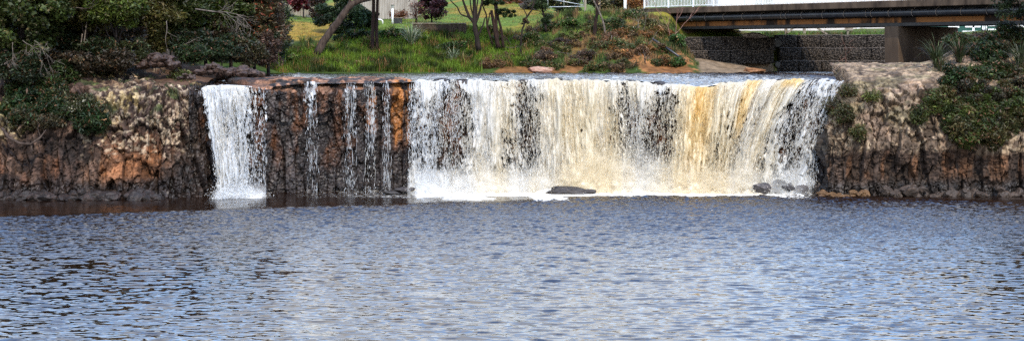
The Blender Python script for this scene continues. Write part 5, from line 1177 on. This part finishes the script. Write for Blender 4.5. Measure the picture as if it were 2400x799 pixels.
# lamp post
p = W(920, 56, 115); lamp = empty('garden_lamp', p, 'white garden lamp post with a square lantern above the bank', 'lamp')
MB().tube([p - UP * .2, p + UP * 1.12], .075, 12).build('pole', M_WHITE, lamp, smooth=True, off=p)
MB().tube([p + UP * 1.12, p + UP * 1.17, p + UP * 1.40], [.09, .1, .13], 4).build('lantern', M_GLASS, lamp, off=p)
MB().tube([p + UP * 1.40, p + UP * 1.43, p + UP * 1.54, p + UP * 1.6], [.2, .19, .05, .02], 4).build('lantern_cap', M_PALING, lamp, off=p)
p = W(893, 56, 115); o = MB().tube([p + (-.45, 0, .28), p + (-.1, 0, .3), p + (.05, 0, .27), p + (.12, 0, .18), p + (.13, 0, -.1)], .05, 10).build('pipe_rail', M_WHITE, smooth=True); tag(o, 'bent white pipe rail at the foot of the pale board wall', 'rail')
p = W(933, 56, 115.3); bx = empty('planter_box', p, 'black box standing right of the lamp post', 'box')
MB().box(p[0] - .3, p[0] + .3, p[1] - .2, p[1] + .2, p[2] - .1, p[2] + .4).build('body', M_BLACK, bx, bevel=.02, off=p); MB().box(p[0] - .33, p[0] + .33, p[1] - .23, p[1] + .23, p[2] + .402, p[2] + .44).build('lid', M_TIMBER2, bx, off=p)
# retaining wall
a = W(966, 88, 111); b = W(1090, 88, 111); rw = empty('retaining_wall', (a + b) / 2, 'brown timber retaining wall in front of the far lawn', 'wall'); ro = (a + b) / 2; zt = W(0, 55, 111)[2]
for i, x in enumerate(np.arange(a[0], b[0] - .05, .3)):
    MB().box(x + .006, x + .294, 110.95, 111.1, a[2] - .6, zt - .05 + .02 * math.sin(i * 7)).build('board', M_TIMBER, rw, off=ro)
MB().box(a[0] - .05, b[0] + .05, 110.9, 111.15, zt - .04, zt + .02).build('capping', M_TIMBER2, rw, off=ro)
MB().box(b[0] - .14, b[0] + .1, 110.82, 111.2, a[2] - .6, zt - .045).build('end_post', M_TIMBER, rw, off=ro)
# picnic table
p = hit(1102, 66, 112.2); pt = empty('picnic_table', p, 'dark wooden picnic table on the lawn behind the retaining wall', 'picnic table', rz=.35)
for x in (-.28, -.14, 0, .14, .28): MB().box(x - .065, x + .065, -.9, .9, .72, .76).build('tabletop', M_TIMBER, pt)
for x in (-.72, .72): MB().box(x - .15, x + .15, -.9, .9, .43, .48).build('seat', M_TIMBER, pt)
for y in (-.6, .6):
    for s in (-1, 1): MB().bar((s * .22, y, .715), (s * .68, y, -.05), .05, .12).build('leg', M_TIMBER, pt)
    MB().bar((-.85, y + .06, .38), (.85, y + .06, .38), .04, .09).build('cross_beam', M_TIMBER, pt)
# gate, posts
g0 = W(1284, 28, 118); g1 = W(1368, 28, 118); gt = empty('field_gate', g0, 'silver tubular metal gate on the road edge', 'gate'); z0 = g0[2]
fr = [g0 + UP * .35, g0 + UP * 1.15, g1 + UP * 1.3, g1 + UP * .4, g0 + UP * .35]
mb = MB()
for q, w in zip(fr[:-1], fr[1:]): mb.tube([q, w], .03, 8)
mb.build('frame', M_GALV, gt, smooth=True, off=g0)
MB().tube([g0 + UP * 1.0, g1 + UP * .5], .024, 8).build('brace', M_GALV, gt, smooth=True, off=g0)
MB().tube([(g0 * .55 + g1 * .45) + UP * .4, (g0 * .55 + g1 * .45) + UP * 1.2], .024, 8).build('brace', M_GALV, gt, smooth=True, off=g0)
MB().box(g1[0] + .05, g1[0] + .2, 117.9, 118.05, z0 - .3, z0 + 1.4).build('gate_post', M_TIMBER2, gt, off=g0)
p = W(1465, 24, 114.5); o = MB().box(p[0] - .1, p[0] + .1, 114.4, 114.6, p[2] - .3, p[2] + 1.3).build('marker_post', M_WHITE, bevel=.02); tag(o, 'white square post on the road edge left of the bridge', 'post')
# timber guard fence on top of the sunlit gabions
def tpx(x0, y0, x1, y1, Yd, w): return MB().bar(W(x0, y0, Yd), W(x1, y1, Yd), w, w)
tf = empty('timber_barrier', W(1885, 80, 118), 'braced timber barrier on the grass above the sunlit gabion wall', 'barrier'); to = np.array(tf.location)
for q in ((1842, 82, 1842, 30), (1885, 84, 1885, 30)): tpx(*q, 118, .2).build('post', M_TIMBER2, tf, off=to)
for q in ((1845, 78, 1870, 58), (1940, 82, 1890, 50)): tpx(*q, 117.8, .13).build('brace', M_TIMBER2, tf, off=to)
MB().bar(W(1820, 38, 118.15), W(2060, 38, 118.15), .08, .25).build('rail', M_TIMBER2, tf, off=to)
sg = empty('sign_post', W(1987, 82, 118), 'brown post with a small square board seen from behind under the bridge', 'sign'); so_ = np.array(sg.location)
tpx(1987, 86, 1987, 40, 118, .16).build('post', M_TIMBER2, sg, off=so_)
a = W(1980, 72, 117.9); b = W(1999, 60, 117.9); MB().box(a[0], b[0], 117.86, 117.9, a[2], b[2]).build('board', M_TIMBER2, sg, off=so_)
